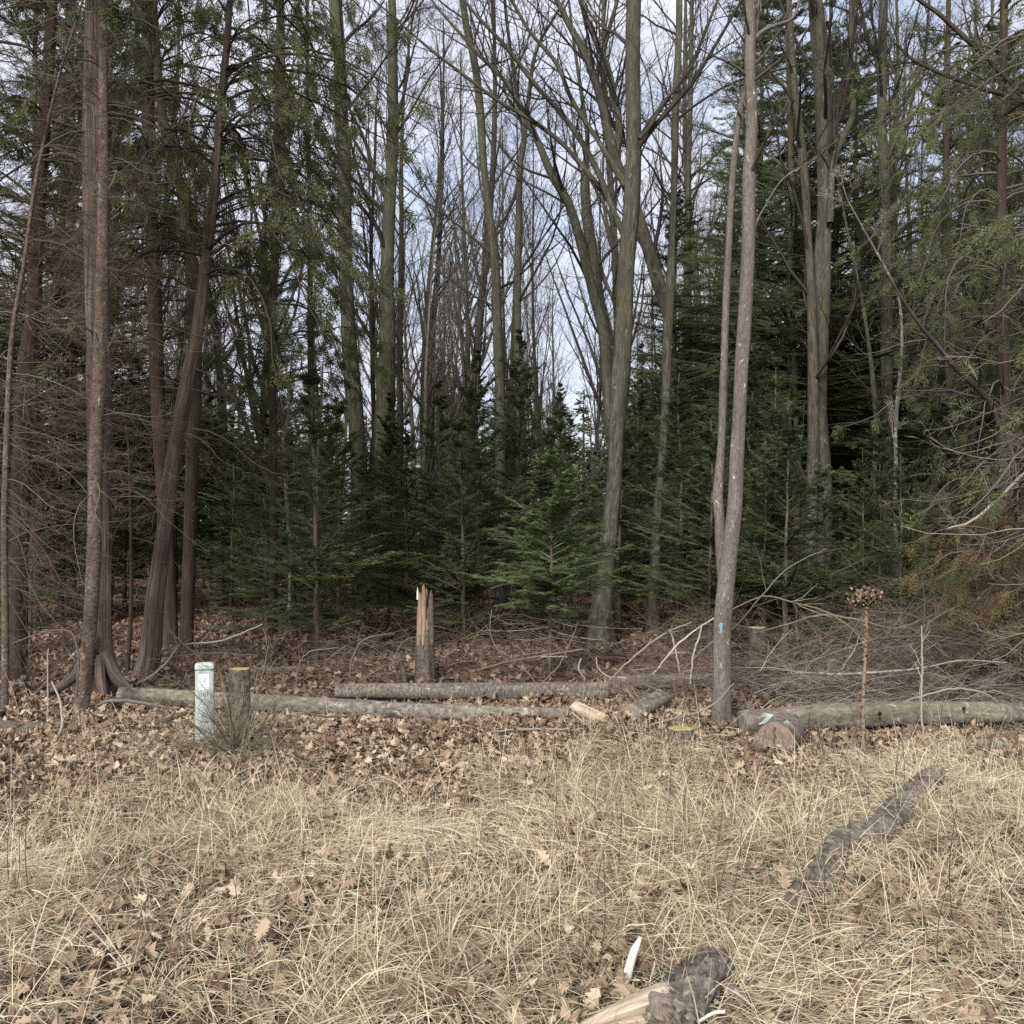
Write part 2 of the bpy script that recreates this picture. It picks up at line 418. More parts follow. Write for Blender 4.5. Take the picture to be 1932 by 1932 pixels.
def leaves(g, rng, x, y, size, tilt=.5, simple=False, lift=.02, cbias=None):
    N = len(x)
    kinds = rng.choice(len(SH), N, p=[.34, .3, .30, .06])
    for kk, sh in enumerate(SH):
        idx = np.where(kinds == kk)[0]
        if simple: sh = sh[::3] if len(sh) > 14 else sh[::2]
        n = len(idx)
        if n == 0: continue
        px = np.concatenate([sh, [[0, 0]]])
        sz = size * rng.uniform(.45, 1.5, n)
        u = px[None, :, 0] * sz[:, None]; v = px[None, :, 1] * sz[:, None]
        cu = rng.normal(4, 18, n)[:, None]; cv = rng.normal(2, 14, n)[:, None]; tw = rng.normal(0, 16, n)[:, None]
        w = cu * u ** 2 + cv * v ** 2 + tw * u * v
        w = np.clip(w, -.03, .04) + rng.normal(0, .003, w.shape)
        L = np.stack([u, v, w], -1)
        a = rng.uniform(0, 2 * pi, n); b = rng.normal(0, tilt, n); c = rng.normal(0, tilt, n)
        ca, sa, cb, sb, cc, sc = np.cos(a), np.sin(a), np.cos(b), np.sin(b), np.cos(c), np.sin(c)
        Rz = np.zeros((n, 3, 3)); Rz[:, 0, 0] = ca; Rz[:, 0, 1] = -sa; Rz[:, 1, 0] = sa; Rz[:, 1, 1] = ca; Rz[:, 2, 2] = 1
        Rx = np.zeros((n, 3, 3)); Rx[:, 0, 0] = 1; Rx[:, 1, 1] = cb; Rx[:, 1, 2] = -sb; Rx[:, 2, 1] = sb; Rx[:, 2, 2] = cb
        Ry = np.zeros((n, 3, 3)); Ry[:, 0, 0] = cc; Ry[:, 0, 2] = sc; Ry[:, 1, 1] = 1; Ry[:, 2, 0] = -sc; Ry[:, 2, 2] = cc
        L = np.einsum('nij,nkj->nki', Rx @ Ry, L); L = np.einsum('nij,nkj->nki', Rz, L)
        cx, cy = x[idx], y[idx]
        L[..., 0] += cx[:, None]; L[..., 1] += cy[:, None]
        L[..., 2] += (gz(cx, cy) + lift * rng.uniform(.2, 1.6, n) + sz * np.abs(np.sin(b)) * .4)[:, None]
        m = len(sh)
        tr = np.stack([np.arange(m), (np.arange(m) + 1) % m, np.full(m, m)], -1)
        T = (tr[None] + (np.arange(n) * (m + 1))[:, None, None]).reshape(-1, 3)
        av = rng.beta(2.0, 2.2, n)
        if cbias is not None: av = np.clip(av + cbias[idx], 0, 1)
        g.add(L, tris=T, a=np.clip(np.repeat(av, m + 1) + rng.normal(0, .03, n * (m + 1)), 0, 1))

def scatter(rng, n, d0, d1, wid=.78):
    y = np.sqrt(rng.uniform(d0 ** 2, d1 ** 2, n)); x = rng.uniform(-wid, wid, n) * y
    return x, y

def vn(x, y, s, seed=0):
    """cheap smooth noise 0..1"""
    r = np.random.default_rng(seed); o = 0
    for k in range(6):
        a = r.uniform(0, 2 * pi); f = s * r.uniform(.6, 1.9); o = o + np.sin(f * (x * cos(a) + y * sin(a)) + r.uniform(0, 6.3))
    return 1 / (1 + np.exp(-o * .9))

r_ = np.random.default_rng(11)
g = G(); x, y = scatter(r_, 34000, 2.5, 9.0)
leaves(g, r_, x, y, .030, .5, cbias=.16 * (vn(x, y, 1.2, 3) - .35))
x, y = scatter(r_, 6500, 2.5, 7.8); k_ = vn(x, y, 2.6, 9) > .42; x, y = x[k_], y[k_]
leaves(g, r_, x, y, .029, .6, lift=.05, cbias=np.full(len(x), .05))
solo('fallen_leaves', g, M['oakleaf'], (0, 0, 0), kind='stuff', smooth=False)
g = G(); x, y = scatter(r_, 70000, 8.8, 30.0)
leaves(g, r_, x, y, .040, .5, simple=True, lift=.03)
solo('woodland_leaves', g, M['floorleaf'], (0, 0, 0), kind='stuff', smooth=False)

# ------------------------------------------------------------------ dry grass
def straw_density(x, y):
    u = x / y
    lim = np.where(u < -.03, 6.0, np.where(u < .06, 6.8, np.where(u < .21, 7.5, 6.75))) + .7 * (vn(x, y, 2.2, 5) - .5)
    edge = np.clip((lim - y) / .5, 0, 1)
    holes = vn(x, y, 2.6, 9)
    near = np.clip((y - 3.0) / 1.3, .0, 1)
    dens = edge * np.clip(.56 + .28 * near + (.5 - holes) * .75, .34, 1)
    fringe = np.clip((8.8 - y) / 2.5, 0, 1) * .05
    return np.maximum(dens, fringe)

def blades(g, rng, x, y, z0, az, L, lean, wd, K=6, curl=1.2, a=None):
    N = len(x); P = np.empty((N, K, 3)); P[:, 0] = np.stack([x, y, z0], -1)
    el = lean.copy(); az = az.copy()
    step = L / (K - 1)
    gzv = z0
    for k in range(1, K):
        d = np.stack([np.cos(az) * np.cos(el), np.sin(az) * np.cos(el), np.sin(el)], -1)
        P[:, k] = P[:, k - 1] + d * step[:, None]
        P[:, k, 2] = np.maximum(P[:, k, 2], gzv + .008 + .02 * (k % 2))
        el = el - curl / K * rng.uniform(.3, 1.7, N); el = np.maximum(el, -.6)
        az = az + rng.normal(0, .07, N)
    T = nrm(np.gradient(P, axis=1))
    side = nrm(np.cross(T, np.array([0, 0, 1.])) + rng.normal(0, .35, (N, 1, 3)))
    w = (wd[:, None] * np.array([.8, 1, 1, .85, .6, .15][:K] if K == 6 else np.linspace(1, .2, K)))[..., None] * .5
    V = np.stack([P - side * w, P + side * w], 2)
    i = np.arange(K - 1)
    q = np.stack([2 * i, 2 * i + 1, 2 * i + 3, 2 * i + 2], -1)
    Q = (q[None] + (np.arange(N) * 2 * K)[:, None, None]).reshape(-1, 4)
    av = rng.beta(3, 2.4, N) if a is None else a
    g.add(V, quads=Q, a=np.repeat(av, 2 * K))

g = G(); r_ = np.random.default_rng(21)
# matted lying blades
x, y = scatter(r_, 190000, 2.5, 9.2)
keep = r_.uniform(0, 1, len(x)) < straw_density(x, y); x, y = x[keep], y[keep]; n = len(x)
flow = 2.2 * vn(x, y, 1.4, 12) + 5.0 * vn(x, y, 3.1, 13)
blades(g, r_, x, y, gz(x, y) + r_.uniform(.0, .05, n), flow + r_.normal(0, .75, n), r_.uniform(.05, .30, n), np.abs(r_.normal(0, .22, n)), .0016 + .0042 * r_.beta(1.2, 3, n), curl=.5, a=np.clip(r_.beta(1.8, 1.8, n) + .35 * (vn(x, y, 1.9, 41) - .5), 0, 1))
# tufts
tx, ty = scatter(r_, 4600, 2.6, 9.0)
keep = r_.uniform(0, 1, len(tx)) < straw_density(tx, ty) * (vn(tx, ty, 3, 31) * 1.3); tx, ty = tx[keep], ty[keep]
m = 20; n = len(tx) * m
sz = np.repeat(r_.uniform(.45, 1.0, len(tx)), m)
ta = np.repeat(r_.uniform(0, 2 * pi, len(tx)), m)
ht = np.repeat(np.where((tx / ty > .21) & (ty > 6.2), .55, 1.), m)
x = np.repeat(tx, m) + r_.normal(0, .022, n); y = np.repeat(ty, m) + r_.normal(0, .022, n)
blades(g, r_, x, y, gz(x, y) - .005, ta + r_.normal(0, .75, n), ht * sz * r_.uniform(.12, .46, n), r_.uniform(.25, 1.3, n), .0015 + .004 * r_.beta(1.2, 3, n), curl=1.5, a=np.clip(np.repeat(r_.uniform(.3, .75, len(tx)), m) + r_.normal(0, .13, n), 0, 1))
# straight standing stems
x, y = scatter(r_, 9000, 2.8, 8.6)
keep = r_.uniform(0, 1, len(x)) < straw_density(x, y); x, y = x[keep], y[keep]; n = len(x)
blades(g, r_, x, y, gz(x, y) - .01, r_.uniform(0, 6.28, n), r_.uniform(.2, .5, n), r_.uniform(.7, 1.5, n), r_.uniform(.0014, .0026, n), curl=.35, a=r_.uniform(.35, 1, n))
for line, hh in (([(1765, 1492), (1690, 1560), (1575, 1640), (1500, 1725)], .075), ([(1712, 1462), (1790, 1425), (1905, 1375)], .06), ([(1400, 1830), (1350, 1812), (1290, 1800)], .05)):
    pp = np.array([gp(*q_) for q_ in line]); n = 2200 if hh > .055 else 1200; tt = r_.uniform(0, 1, n) * (len(pp) - 1); i_ = np.minimum(tt.astype(int), len(pp) - 2); w_ = (tt - i_)[:, None]
    b_ = pp[i_] * (1 - w_) + pp[i_ + 1] * w_; x = b_[:, 0] + r_.normal(0, .09, n); y = b_[:, 1] + r_.normal(0, .10, n)
    k_ = (vn(x, y, 5, 61) > .68) | (r_.uniform(0, 1, n) < .10); x, y = x[k_], y[k_]; n = len(x)
    blades(g, r_, x, y, gz(x, y) + r_.uniform(0, hh, n), r_.uniform(0, 6.28, n), r_.uniform(.08, .3, n), r_.uniform(.2, 1.1, n), .0016 + .004 * r_.beta(1.2, 3, n), curl=2.2, a=r_.beta(2, 1.8, n))
solo('dry_grass', g, M['straw'], (0, 0, 0), kind='stuff', smooth=False)

# twig litter on the ground
g = G(); x, y = scatter(r_, 1500, 3, 16); n = len(x)
az = r_.uniform(0, 6.28, n); L = r_.uniform(.1, .6, n)
P = np.stack([np.stack([x + np.cos(az) * L * t + .03 * np.sin(5 * t + az) * L, y + np.sin(az) * L * t, gz(x, y) + .025 + .05 * t * r_.uniform(0, 1, n)], -1) for t in np.linspace(0, 1, 4)], 1)
tubes(g, P, np.linspace(1, .4, 4)[None] * r_.uniform(.0015, .006, n)[:, None], 3, a=r_.uniform(0, 1, n))
solo('twig_litter', g, M['brush'], (0, 0, 0), kind='stuff')

# ------------------------------------------------------------------ conifer prototypes
def conifer(seed, H, R, z0, nb, n2, lean=.1, mn=9, ln=.024, wd=.006, dead=0, r0=None, droop=.25, n3=3, tier=True):
    """-> (trunk G, crown G, dead branch G)"""
    rg = np.random.default_rng(seed)
    K = 14; z = np.linspace(-.1, H, K)
    TP = np.stack([np.cumsum(rg.normal(0, .012 * H / K * 3, K)), np.cumsum(rg.normal(0, .012 * H / K * 3, K)), z], -1)
    r0 = r0 or H * .0085 + .008
    TR = r0 * np.linspace(1, .12, K)
    tg = G(); tubes(tg, TP, TR, 7)
    cg = G()
    hz = z0 + (H - z0) * np.sort(rg.beta(1.0, 1.45, nb))
    if tier: hz = hz + .04 * np.sin(hz * 12)
    hz = np.clip(hz, z0, H * .985)
    rel = (hz - z0) / (H - z0)
    L = R * (1 + .3 * np.sin(2 * pi * rg.uniform(0, 1) + np.arange(nb) * 2.4 + rel * 4)) * np.maximum((1 - rel) ** .8, .05) * np.where(rel < .12, .75 + rel * 2, 1.) * rg.uniform(.55, 1.15, nb)
    az = rg.uniform(0, 2 * pi, nb) + np.arange(nb) * 2.4
    KB = 7; P = np.empty((nb, KB, 3))
    ti = np.interp(hz, z, np.arange(K)); i0 = np.minimum(ti.astype(int), K - 2); w = (ti - i0)[:, None]
    P[:, 0] = TP[i0] * (1 - w) + TP[i0 + 1] * w
    el = rg.normal(.22, .12, nb) + rel * .75
    for k in range(1, KB):
        d = np.stack([np.cos(az) * np.cos(el), np.sin(az) * np.cos(el), np.sin(el)], -1)
        P[:, k] = P[:, k - 1] + d * (L / (KB - 1))[:, None]
        el = el - droop / (KB - 1) * 2 * (1 - k / KB) + .05; az = az + rg.normal(0, .06, nb)
    BR = np.maximum(L * .012 + .002, .003)[:, None] * np.linspace(1, .25, KB)
    tubes(cg, P, BR, 3, a=.12)
    nd = int(dead); dg = None
    if nd:
        dg = G(); zz = rg.uniform(z0 * .25, z0 * 1.1, nd); az2 = rg.uniform(0, 2 * pi, nd); Ld = R * rg.uniform(.35, 1.1, nd)
        PD = np.stack([np.stack([np.cos(az2) * Ld * t, np.sin(az2) * Ld * t, zz - .22 * Ld * t + .12 * Ld * t * t], -1) for t in np.linspace(0, 1, 6)], 1)
        tubes(dg, PD, .005 * np.linspace(1, .3, 6)[None] * np.ones((nd, 1)), 3, a=rg.uniform(0, 1, nd))
        C, CR = grow(rg, PD, np.full((nd, 6), .003), 5, .3, .95, (.5, 1.1), .35, 4, -.2, .3, .7)
        tubes(dg, C, CR, 3, a=rg.uniform(0, 1, len(C)))
    # side shoots in the branch plane
    S, SR = grow(rg, P, BR, n2, .18, .98, (.75, 1.15), .42, 5, -.12, .12, .5, minlen=.05, flat=True, taper=.6)
    tubes(cg, S, np.maximum(SR, .0015), 3, a=.15)
    needles(cg, rg, S, mn, ln, wd, a=rg.uniform(.1, .95, len(S)))
    if n3:
        S3, SR3 = grow(rg, S, SR, n3, .2, .95, (.6, 1.0), .5, 4, -.1, .12, .5, minlen=.04, flat=True)
        needles(cg, rg, S3, max(mn // 2 + 1, 4), ln, wd, a=rg.uniform(.1, 1, len(S3)))
    needles(cg, rg, P[:, 3:], mn, ln, wd, a=rg.uniform(.2, 1, nb))
    # leader
    needles(cg, rg, np.repeat(TP[None, -3:], 3, 0), 10, ln * 1.3, wd, lift=.4, plane='rnd')
    return tg, cg, dg

PROTO = {}
def proto(key, name, mat_leaf, label, cat, group, *a, **k):
    tg, cg, dg = conifer(*a, **k)
    o = thing(name, (0, 0, 0), label, cat, group)
    part('trunk', tg, M['firbark'], o); part('crown', cg, M[mat_leaf], o, smooth=False)
    if dg: part('dead_branches', dg, M['twigbrown'], o)
    PROTO[key] = [o, False]
def place(key, loc, rz=0, sc=1., label=None, group=None, name=None):
    p, used = PROTO[key]
    if used: o = dup(p, loc, rz, sc, label, group)
    else:
        PROTO[key][1] = True; o = p; o.location = loc; o.rotation_euler.z = rz; o.scale = (sc, sc, sc) if np.ndim(sc) == 0 else sc
        if label: o['label'] = label
        if group: o['group'] = group
    return o

UL = 'one of the dark green firs crowding the understorey behind the logs'
UG = 'understorey firs'
proto('A', 'fir_tree', 'fir', UL, 'tree', UG, 101, 4.0, 1.15, .5, 120, 16, dead=14, mn=12, ln=.034, wd=.007)
proto('B', 'fir_tree', 'fir', UL, 'tree', UG, 102, 6.0, 1.5, .9, 170, 18, dead=20, mn=12, ln=.038, wd=.008)
proto('C', 'fir_tree', 'fir', UL, 'tree', UG, 103, 2.4, .85, .25, 70, 12, mn=9, ln=.028, wd=.008)
proto('D', 'fir_tree', 'fir', UL, 'tree', UG, 104, 8.5, 1.8, 1.3, 230, 18, dead=20, mn=12, ln=.045, wd=.010)
proto('E', 'fir_tree', 'fir', UL, 'tree', UG, 105, 5.0, 1.6, .5, 140, 17, mn=12, ln=.036, wd=.008, droop=.5)
proto('H', 'hemlock_tree', 'fir', 'tall dark hemlock behind the grey trunks', 'tree', 'tall hemlocks', 106, 13.5, 3.0, 2.2, 240, 20, mn=12, ln=.05, wd=.012, droop=.6, dead=16)

def zbase(p): return (p[0], p[1], float(gz(p[0], p[1])))
def top_profile(x):
    xs = [-200, 0, 150, 300, 450, 600, 680, 740, 800, 900, 980, 1060, 1120, 1180, 1240, 1340, 1460, 1560, 1640, 1720, 1830, 1932, 2150]
    ys = [620, 640, 700, 700, 690, 690, 760, 700, 720, 660, 640, 690, 790, 700, 590, 640, 560, 640, 700, 690, 640, 640, 620]
    return np.interp(x, xs, ys)

r_ = np.random.default_rng(33)
def fits(key, x, d, f):
    H = {'A': 4., 'B': 6., 'C': 2.4, 'D': 8.5, 'E': 5.}[key]
    want = (1.5 + (1000 - top_profile(x)) / FPX * d) * f
    return want / H
cnt = 0
spots = []
# hand-set nearer firs (x px, d, key, f)
for (x_, d_, k_, f_) in [(905, 14.0, 'B', 1.0), (765, 13.5, 'A', .85), (598, 11.5, 'C', 1.0), (1075, 15.5, 'B', .85), (1290, 13.0, 'B', .9), (1340, 12.2, 'A', .8), (1460, 12.6, 'E', .82), (1410, 14.2, 'B', 1.),
                         (1480, 11.4, 'C', .75), (1440, 11.9, 'C', .62), (1620, 12.8, 'E', .7), (1700, 12.2, 'A', .72), (1560, 12.0, 'C', .6), (1205, 16.6, 'A', .9), (840, 15.2, 'E', .95), (975, 15.5, 'B', 1.05), (1040, 13.6, 'E', .8),
                         (690, 14.6, 'A', .8), (640, 12.6, 'C', .95), (560, 14.3, 'E', .72), (500, 15.5, 'A', .85), (440, 16.5, 'A', .8), (1800, 12.6, 'E', .8), (1870, 14., 'B', .85), (1660, 14.5, 'B', .9), (730, 16., 'B', .95),
                         (400, 18.5, 'B', .9), (330, 20.5, 'B', .9), (240, 19., 'A', .9), (120, 17., 'E', .8), (40, 16., 'A', .9), (1375, 15.5, 'B', .95), (1170, 15.2, 'A', .9), (875, 12.9, 'C', .8), (60, 13., 'C', .55), (20, 12.0, 'C', .5)]:
    spots.append((x_, d_, k_, fits(k_, x_, d_, f_)))
for k in range(105):
    d_ = math.sqrt(r_.uniform(18 ** 2, 42 ** 2)); x_ = 966 + r_.uniform(-1150, 1150) * (1 if d_ > 20 else 1)
    if x_ < 620 and d_ < 21: continue
    key = r_.choice(['A', 'B', 'D', 'E']) if d_ < 24 else r_.choice(['B', 'D', 'D', 'E'])
    spots.append((x_, d_, key, fits(key, x_, d_, r_.uniform(.72, 1.02))))
for (x_, d_, k_, s_) in spots:
    p = at(x_, 1000, d_)
    near = d_ < 16.5
    place(k_, zbase(p), r_.uniform(0, 6.28), (s_ * r_.uniform(.9, 1.1), s_ * r_.uniform(.9, 1.1), s_))

HG = 'tall hemlocks'
for (x_, d_, s_, lab) in [(1575, 19.5, .9, 'tall dark hemlock directly behind the fused grey trunk'), (1440, 20.5, 1.0, 'tall dark hemlock with high boughs left of the fused trunk fork'), (1492, 18.5, 1.05, 'tall dark hemlock whose crown fills the gap left of the fused grey trunk'),
                          (1275, 19.0, .62, 'dark hemlock with level boughs just right of the tallest straight grey trunk'),
                          (1620, 21.5, .95, 'tall dark hemlock standing behind the forked pale limb on the right'),
                          (1790, 20.0, .85, 'dark hemlock behind the green cedar boughs on the right'),
                          (1390, 23.0, .72, 'dark hemlock seen through the gap of the white-spotted double trunk'),
                          (200, 17.5, .9, 'tall dark hemlock behind the pair of trunks with the flared base'),
                          (60, 15.5, .85, 'tall dark hemlock at the left edge behind the reddish twigs'),
                          (500, 19., .55, 'dark hemlock between the leaning cedar and the first mossy grey trunk'),
                          (1900, 17., .8, 'dark hemlock at the right edge behind the cedar boughs'),
                          (-160, 15., .9, 'dark hemlock beyond the left edge'), (2060, 18., .9, 'dark hemlock beyond the right edge')]:
    o = place('H', zbase(at(x_, 1000, d_)), r_.uniform(0, 6.28), s_, lab, HG)

# bright young fir in front
tg, cg, dg = conifer(210, 2.25, .86, .78, 96, 17, dead=16, mn=15, ln=.028, wd=.0065, r0=.027, droop=.3, n3=4)
p = gp(1038, 1286)
o = thing('young_fir', tuple(p), 'small bright green fir on a thin bare stem rising behind the long fallen log', 'tree')
zz_ = np.zeros(3)
part('trunk', tg, M['firbark'], o, base=zz_); part('crown', cg, M['firbright'], o, smooth=False, base=zz_); part('dead_branches', dg, M['twigpale'], o, base=zz_)

# far woods: many simple conifers and stems read as one mass
def far_mass(seed, n, d0, d1):
    rg = np.random.default_rng(seed); g = G()
    th = rg.uniform(-.75, .75, n); d = rg.uniform(d0, d1, n)
    bx, by = np.tan(th) * d, d; H = rg.uniform(5, 10, n)
    nb = 70
    hz = rg.uniform(.08, 1, (n, nb)); az = rg.uniform(0, 6.28, (n, nb)); L = 2.1 * (1 - hz) ** .7 * rg.uniform(.6, 1.2, (n, nb)) + .1
    z0 = gz(bx, by)
    K = 4; t = np.linspace(0, 1, K)
    P = np.stack([bx[:, None, None] + (np.cos(az) * L)[..., None] * t, by[:, None, None] + (np.sin(az) * L)[..., None] * t,
                  (z0[:, None] + hz * H[:, None])[..., None] - (L * .25)[..., None] * t * t], -1).reshape(-1, K, 3)
    needles(g, rg, P, 7, .42, .16, a=rg.uniform(0, .7, len(P)), lift=0.)
    TP = np.stack([np.stack([bx, by, z0 + H * q], -1) for q in (0, .5, 1)], 1)
    tubes(g, TP, np.array([[.1, .06, .02]]) * np.ones((n, 1)), 4, a=0.)
    return g
solo('far_forest', far_mass(44, 300, 44, 85), M['fir'], (0, 0, 0), kind='stuff', smooth=False)

# ------------------------------------------------------------------ bare deciduous trees
def levels(rg, P, R, spec, tg, tg_levels=0, sides=(5, 3, 3, 3), a=(0.1, .3, .5, .7)):
    """successive generations of branches; P (N,K,3)"""
    for li, sp in enumerate(spec):
        C, CR = grow(rg, P, R, **sp)
        CR = np.maximum(CR, sp.get('rmin', .0025) if 'rmin' in sp else .0022)
        tubes(tg, C, CR, sides[min(li, 3)], a=np.clip(rg.normal(a[min(li, 3)], .2, len(C)), 0, 1))
        P, R = C, CR
    return P, R

def bare_proto(seed, H, r0, n1, lean=.04, spread=(.35, .7), fork=False):
    rg = np.random.default_rng(seed); K = 16
    z = np.linspace(-.2, H, K); ph = rg.uniform(0, 6)
    TP = np.stack([lean * z + .12 * np.sin(z * .5 + ph), .1 * np.sin(z * .45 + ph * 2), z], -1)
    TR = r0 * np.linspace(1, .12, K) ** .9
    t = G(); tubes(t, TP, TR, 8)
    c = G()
    levels(rg, TP[None], TR[None], [dict(n=n1 + 8, t0=.16, t1=.97, ang=spread, lenf=.30, K=8, up=.75, wig=.28, rf=.5, tip=.2, taper=.55),
                                    dict(n=8, t0=.2, t1=.97, ang=(.4, .85), lenf=.45, K=6, up=.4, wig=.35, rf=.5, tip=.25),
                                    dict(n=8, t0=.15, t1=1., ang=(.4, .9), lenf=.45, K=5, up=.3, wig=.35, rf=.6, tip=.4)], c)
    return t, c

BG = 'bare trees far behind the firs'
BL = 'one of the distant leafless grey trees rising behind the firs against the sky'
BP = []
for k, (H, r0, n1, sp) in enumerate([(15, .11, 30, (.3, .6)), (17, .14, 34, (.35, .7)), (13, .08, 26, (.25, .5)), (16, .12, 36, (.4, .8)), (12, .06, 22, (.3, .55))]):
    t_, c_ = bare_proto(300 + k, H, r0, n1, spread=sp)
    o = thing('bare_tree', (0, 0, 0), BL, 'tree', BG)
    part('trunk', t_, M['grey'], o); part('crown', c_, M['twiggrey'], o)
    BP.append([o, False])
r_ = np.random.default_rng(52)
for k in range(118):
    d_ = r_.uniform(24, 62) if k > 14 else r_.uniform(19, 25)
    x_ = 966 + (r_.uniform(-.62, .62) if k > 14 else r_.uniform(-.5, .5)) * FPX
    e = BP[r_.integers(0, 5)]
    sc = r_.uniform(.75, 1.1) * (1 if d_ < 40 else 1.0)
    loc = zbase(at(x_, 1000, d_))
    if e[1]: dup(e[0], loc, r_.uniform(0, 6.28), sc)
    else:
        e[1] = True; e[0].location = loc; e[0].scale = (sc,) * 3

# main bare trees traced from the photograph
def fluting(seed, amt=.05, lo=2, hi=6, flare=0., fh=.35, nroot=5, bump=.02):
    rg = np.random.default_rng(seed); ph = rg.uniform(0, 6.3, 8); fr = rg.integers(lo, hi + 1, 4); fs = rg.uniform(.4, 2.2, 4)
    def f(S, th, P):
        o = 1 + 0 * S * th
        for k in range(4): o = o + amt * .5 * np.sin(fr[k] * th + fs[k] * S + ph[k])
        o = o + bump * np.sin(9 * th + 14 * S + ph[4]) * np.sin(23 * S + 4 * th + ph[5]) + bump * .6 * np.sin(13 * th - 31 * S + ph[6])
        if flare:
            h = np.maximum(P[:, :, 2][:, :, None] - float(gz(P[0, 0, 0], P[0, 0, 1])), 0)
            o = o + flare * np.exp(-h / fh) * (.75 + .5 * np.sin(nroot * th + ph[7]))
        return o
    return f

def rough(seed, amp=.1, n=7, lo=6, hi=26, slo=25, shi=110, big=.08):
    rg = np.random.default_rng(seed); f = rg.integers(lo, hi, n); gs = rg.uniform(slo, shi, n) * rg.choice([-1, 1], n); ph = rg.uniform(0, 6.3, (n, 2)); base = fluting(seed + 5, big, 2, 4, bump=0)
    def fn(S, th, P):
        o = base(S, th, P)
        for k in range(n): o = o + amp / n * 2.2 * (np.abs(np.sin(f[k] * th * .5 + gs[k] * S * .5 + ph[k, 0] + 1.2 * np.sin(3 * th + 11 * S + ph[k, 1]))) - .55)
        return o
    return fn

def bare_tree(name, spec, d, label, mat='grey', ext=5., seed=1, K=46, n1=16, t0=.35, limbs=(), twig='twigdark', lenf=.22, ang=(.5, 1.0), up=.35, flare=.4, sides=16, drift=0., group=None, cat='tree', n2=10, n3=8, fl=None, below=.25, n4=0, lm=None, absl=None):
    rg = np.random.default_rng(seed)
    P, R = trace(spec, d, K, drift=drift, below=below)
    P = P + np.stack([.008 * np.sin(np.linspace(0, 21, K) + seed), 0 * P[:, 0], 0 * P[:, 0]], -1)
    if ext: P, R = extend(P, R, ext, up=.4)
    base = zbase(P[0])
    o = thing(name, base, label, cat, group)
    tg = G(); tubes(tg, P, R, sides, disp=fluting(seed, .06, flare=flare, fh=.3) if fl is None else fl, cap=ext == 0)
    part('trunk', tg, M[mat], o)
    PP, RR = [P], [R]
    cg = G()
    for lb in limbs:
        lp, lr = trace(lb[0], lb[1] if lb[1] else d, 26, below=0)
        if lb[2]: lp, lr = extend(lp, lr, lb[2], K=8, up=.3)
        lg = G(); tubes(lg, lp, lr, 10, disp=fluting(seed + 9, .05)); part('limb', lg, M[lm or mat], o)
        C, CR = grow(rg, lp[None], lr[None], 16 if name != 'spotted_trunk_tree' else 7, .12 if name != 'spotted_trunk_tree' else .6, .98, (.4, .9), .32, 8, .3, .3, .42, .2)
        tubes(cg, C, CR, 4, a=rg.uniform(0, .6, len(C)))
        levels(rg, C, CR, [dict(n=6, t0=.2, t1=.97, ang=(.4, .9), lenf=.45, K=6, up=.3, wig=.35, rf=.55, tip=.3),
                           dict(n=5, t0=.2, t1=1., ang=(.4, .9), lenf=.45, K=4, up=.2, wig=.35, rf=.6, tip=.5)], cg, sides=(3, 3, 3, 3))
    sp = [dict(n=n1, t0=t0, t1=.97, ang=ang, lenf=lenf, K=9, up=up, wig=.3, rf=.38, tip=.2, taper=.35, absl=absl),
          dict(n=n2, t0=.2, t1=.97, ang=(.4, .9), lenf=.42, K=6, up=.3, wig=.35, rf=.5, tip=.25),
          dict(n=n3, t0=.15, t1=1., ang=(.4, .9), lenf=.45, K=5, up=.2, wig=.35, rf=.55, tip=.4)]
    if n1: levels(rg, P[None], R[None], sp, cg)
    if cg.n: part('crown', cg, M[twig], o)
    return o, P, R

bare_tree('bare_tree', [(690, 1110, 40), (680, 1030, 38), (676, 860, 30), (668, 740, 29), (658, 640, 28), (652, 480, 27), (649, 300, 25), (643, 200, 25), (641, 100, 25), (632, 0, 25)], 20,
          'mossy grey trunk leaning slightly left, first of the big bare trunks right of the cedars', seed=61, n1=14)
bare_tree('bare_tree', [(712, 1110, 48), (718, 900, 44), (726, 760, 36), (730, 640, 31), (731, 520, 27), (734, 400, 25), (739, 300, 22), (742, 200, 20), (739, 0, 14)], 20.5,
          'straight dark mossy trunk with an orange patch, right of the first mossy trunk', seed=62, n1=22, t0=.3)
bare_tree('bare_tree', [(815, 1100, 17), (812, 800, 15), (815, 640, 13), (827, 480, 9), (835, 300, 7), (833, 190, 5)], 23,
          'slender grey tree with a forked top between the two mossy trunks and the wavy one', seed=63, n1=20, t0=.35, lenf=.16, ext=2)
bare_tree('bare_tree', [(945, 1110, 24), (943, 760, 19), (940, 644, 18), (934, 500, 17), (922, 400, 15), (912, 300, 14), (908, 230, 15), (897, 130, 14), (881, 60, 13), (873, 0, 13)], 19,
          'wavy grey trunk that bends left near its top in the middle of the sky', seed=64, n1=16)
bare_tree('bare_tree', [(985, 1110, 22), (981, 760, 17), (977, 644, 15), (976, 500, 13), (979, 400, 12), (983, 300, 11), (990, 260, 11), (975, 180, 8), (962, 90, 7), (953, 0, 6)], 19.5,
          'slim grey tree forking into a narrow Y beside the wavy trunk', seed=65, n1=14, limbs=[([(988, 275, 9), (998, 180, 8), (1012, 95, 7), (1050, 25, 5)], None, 2)])
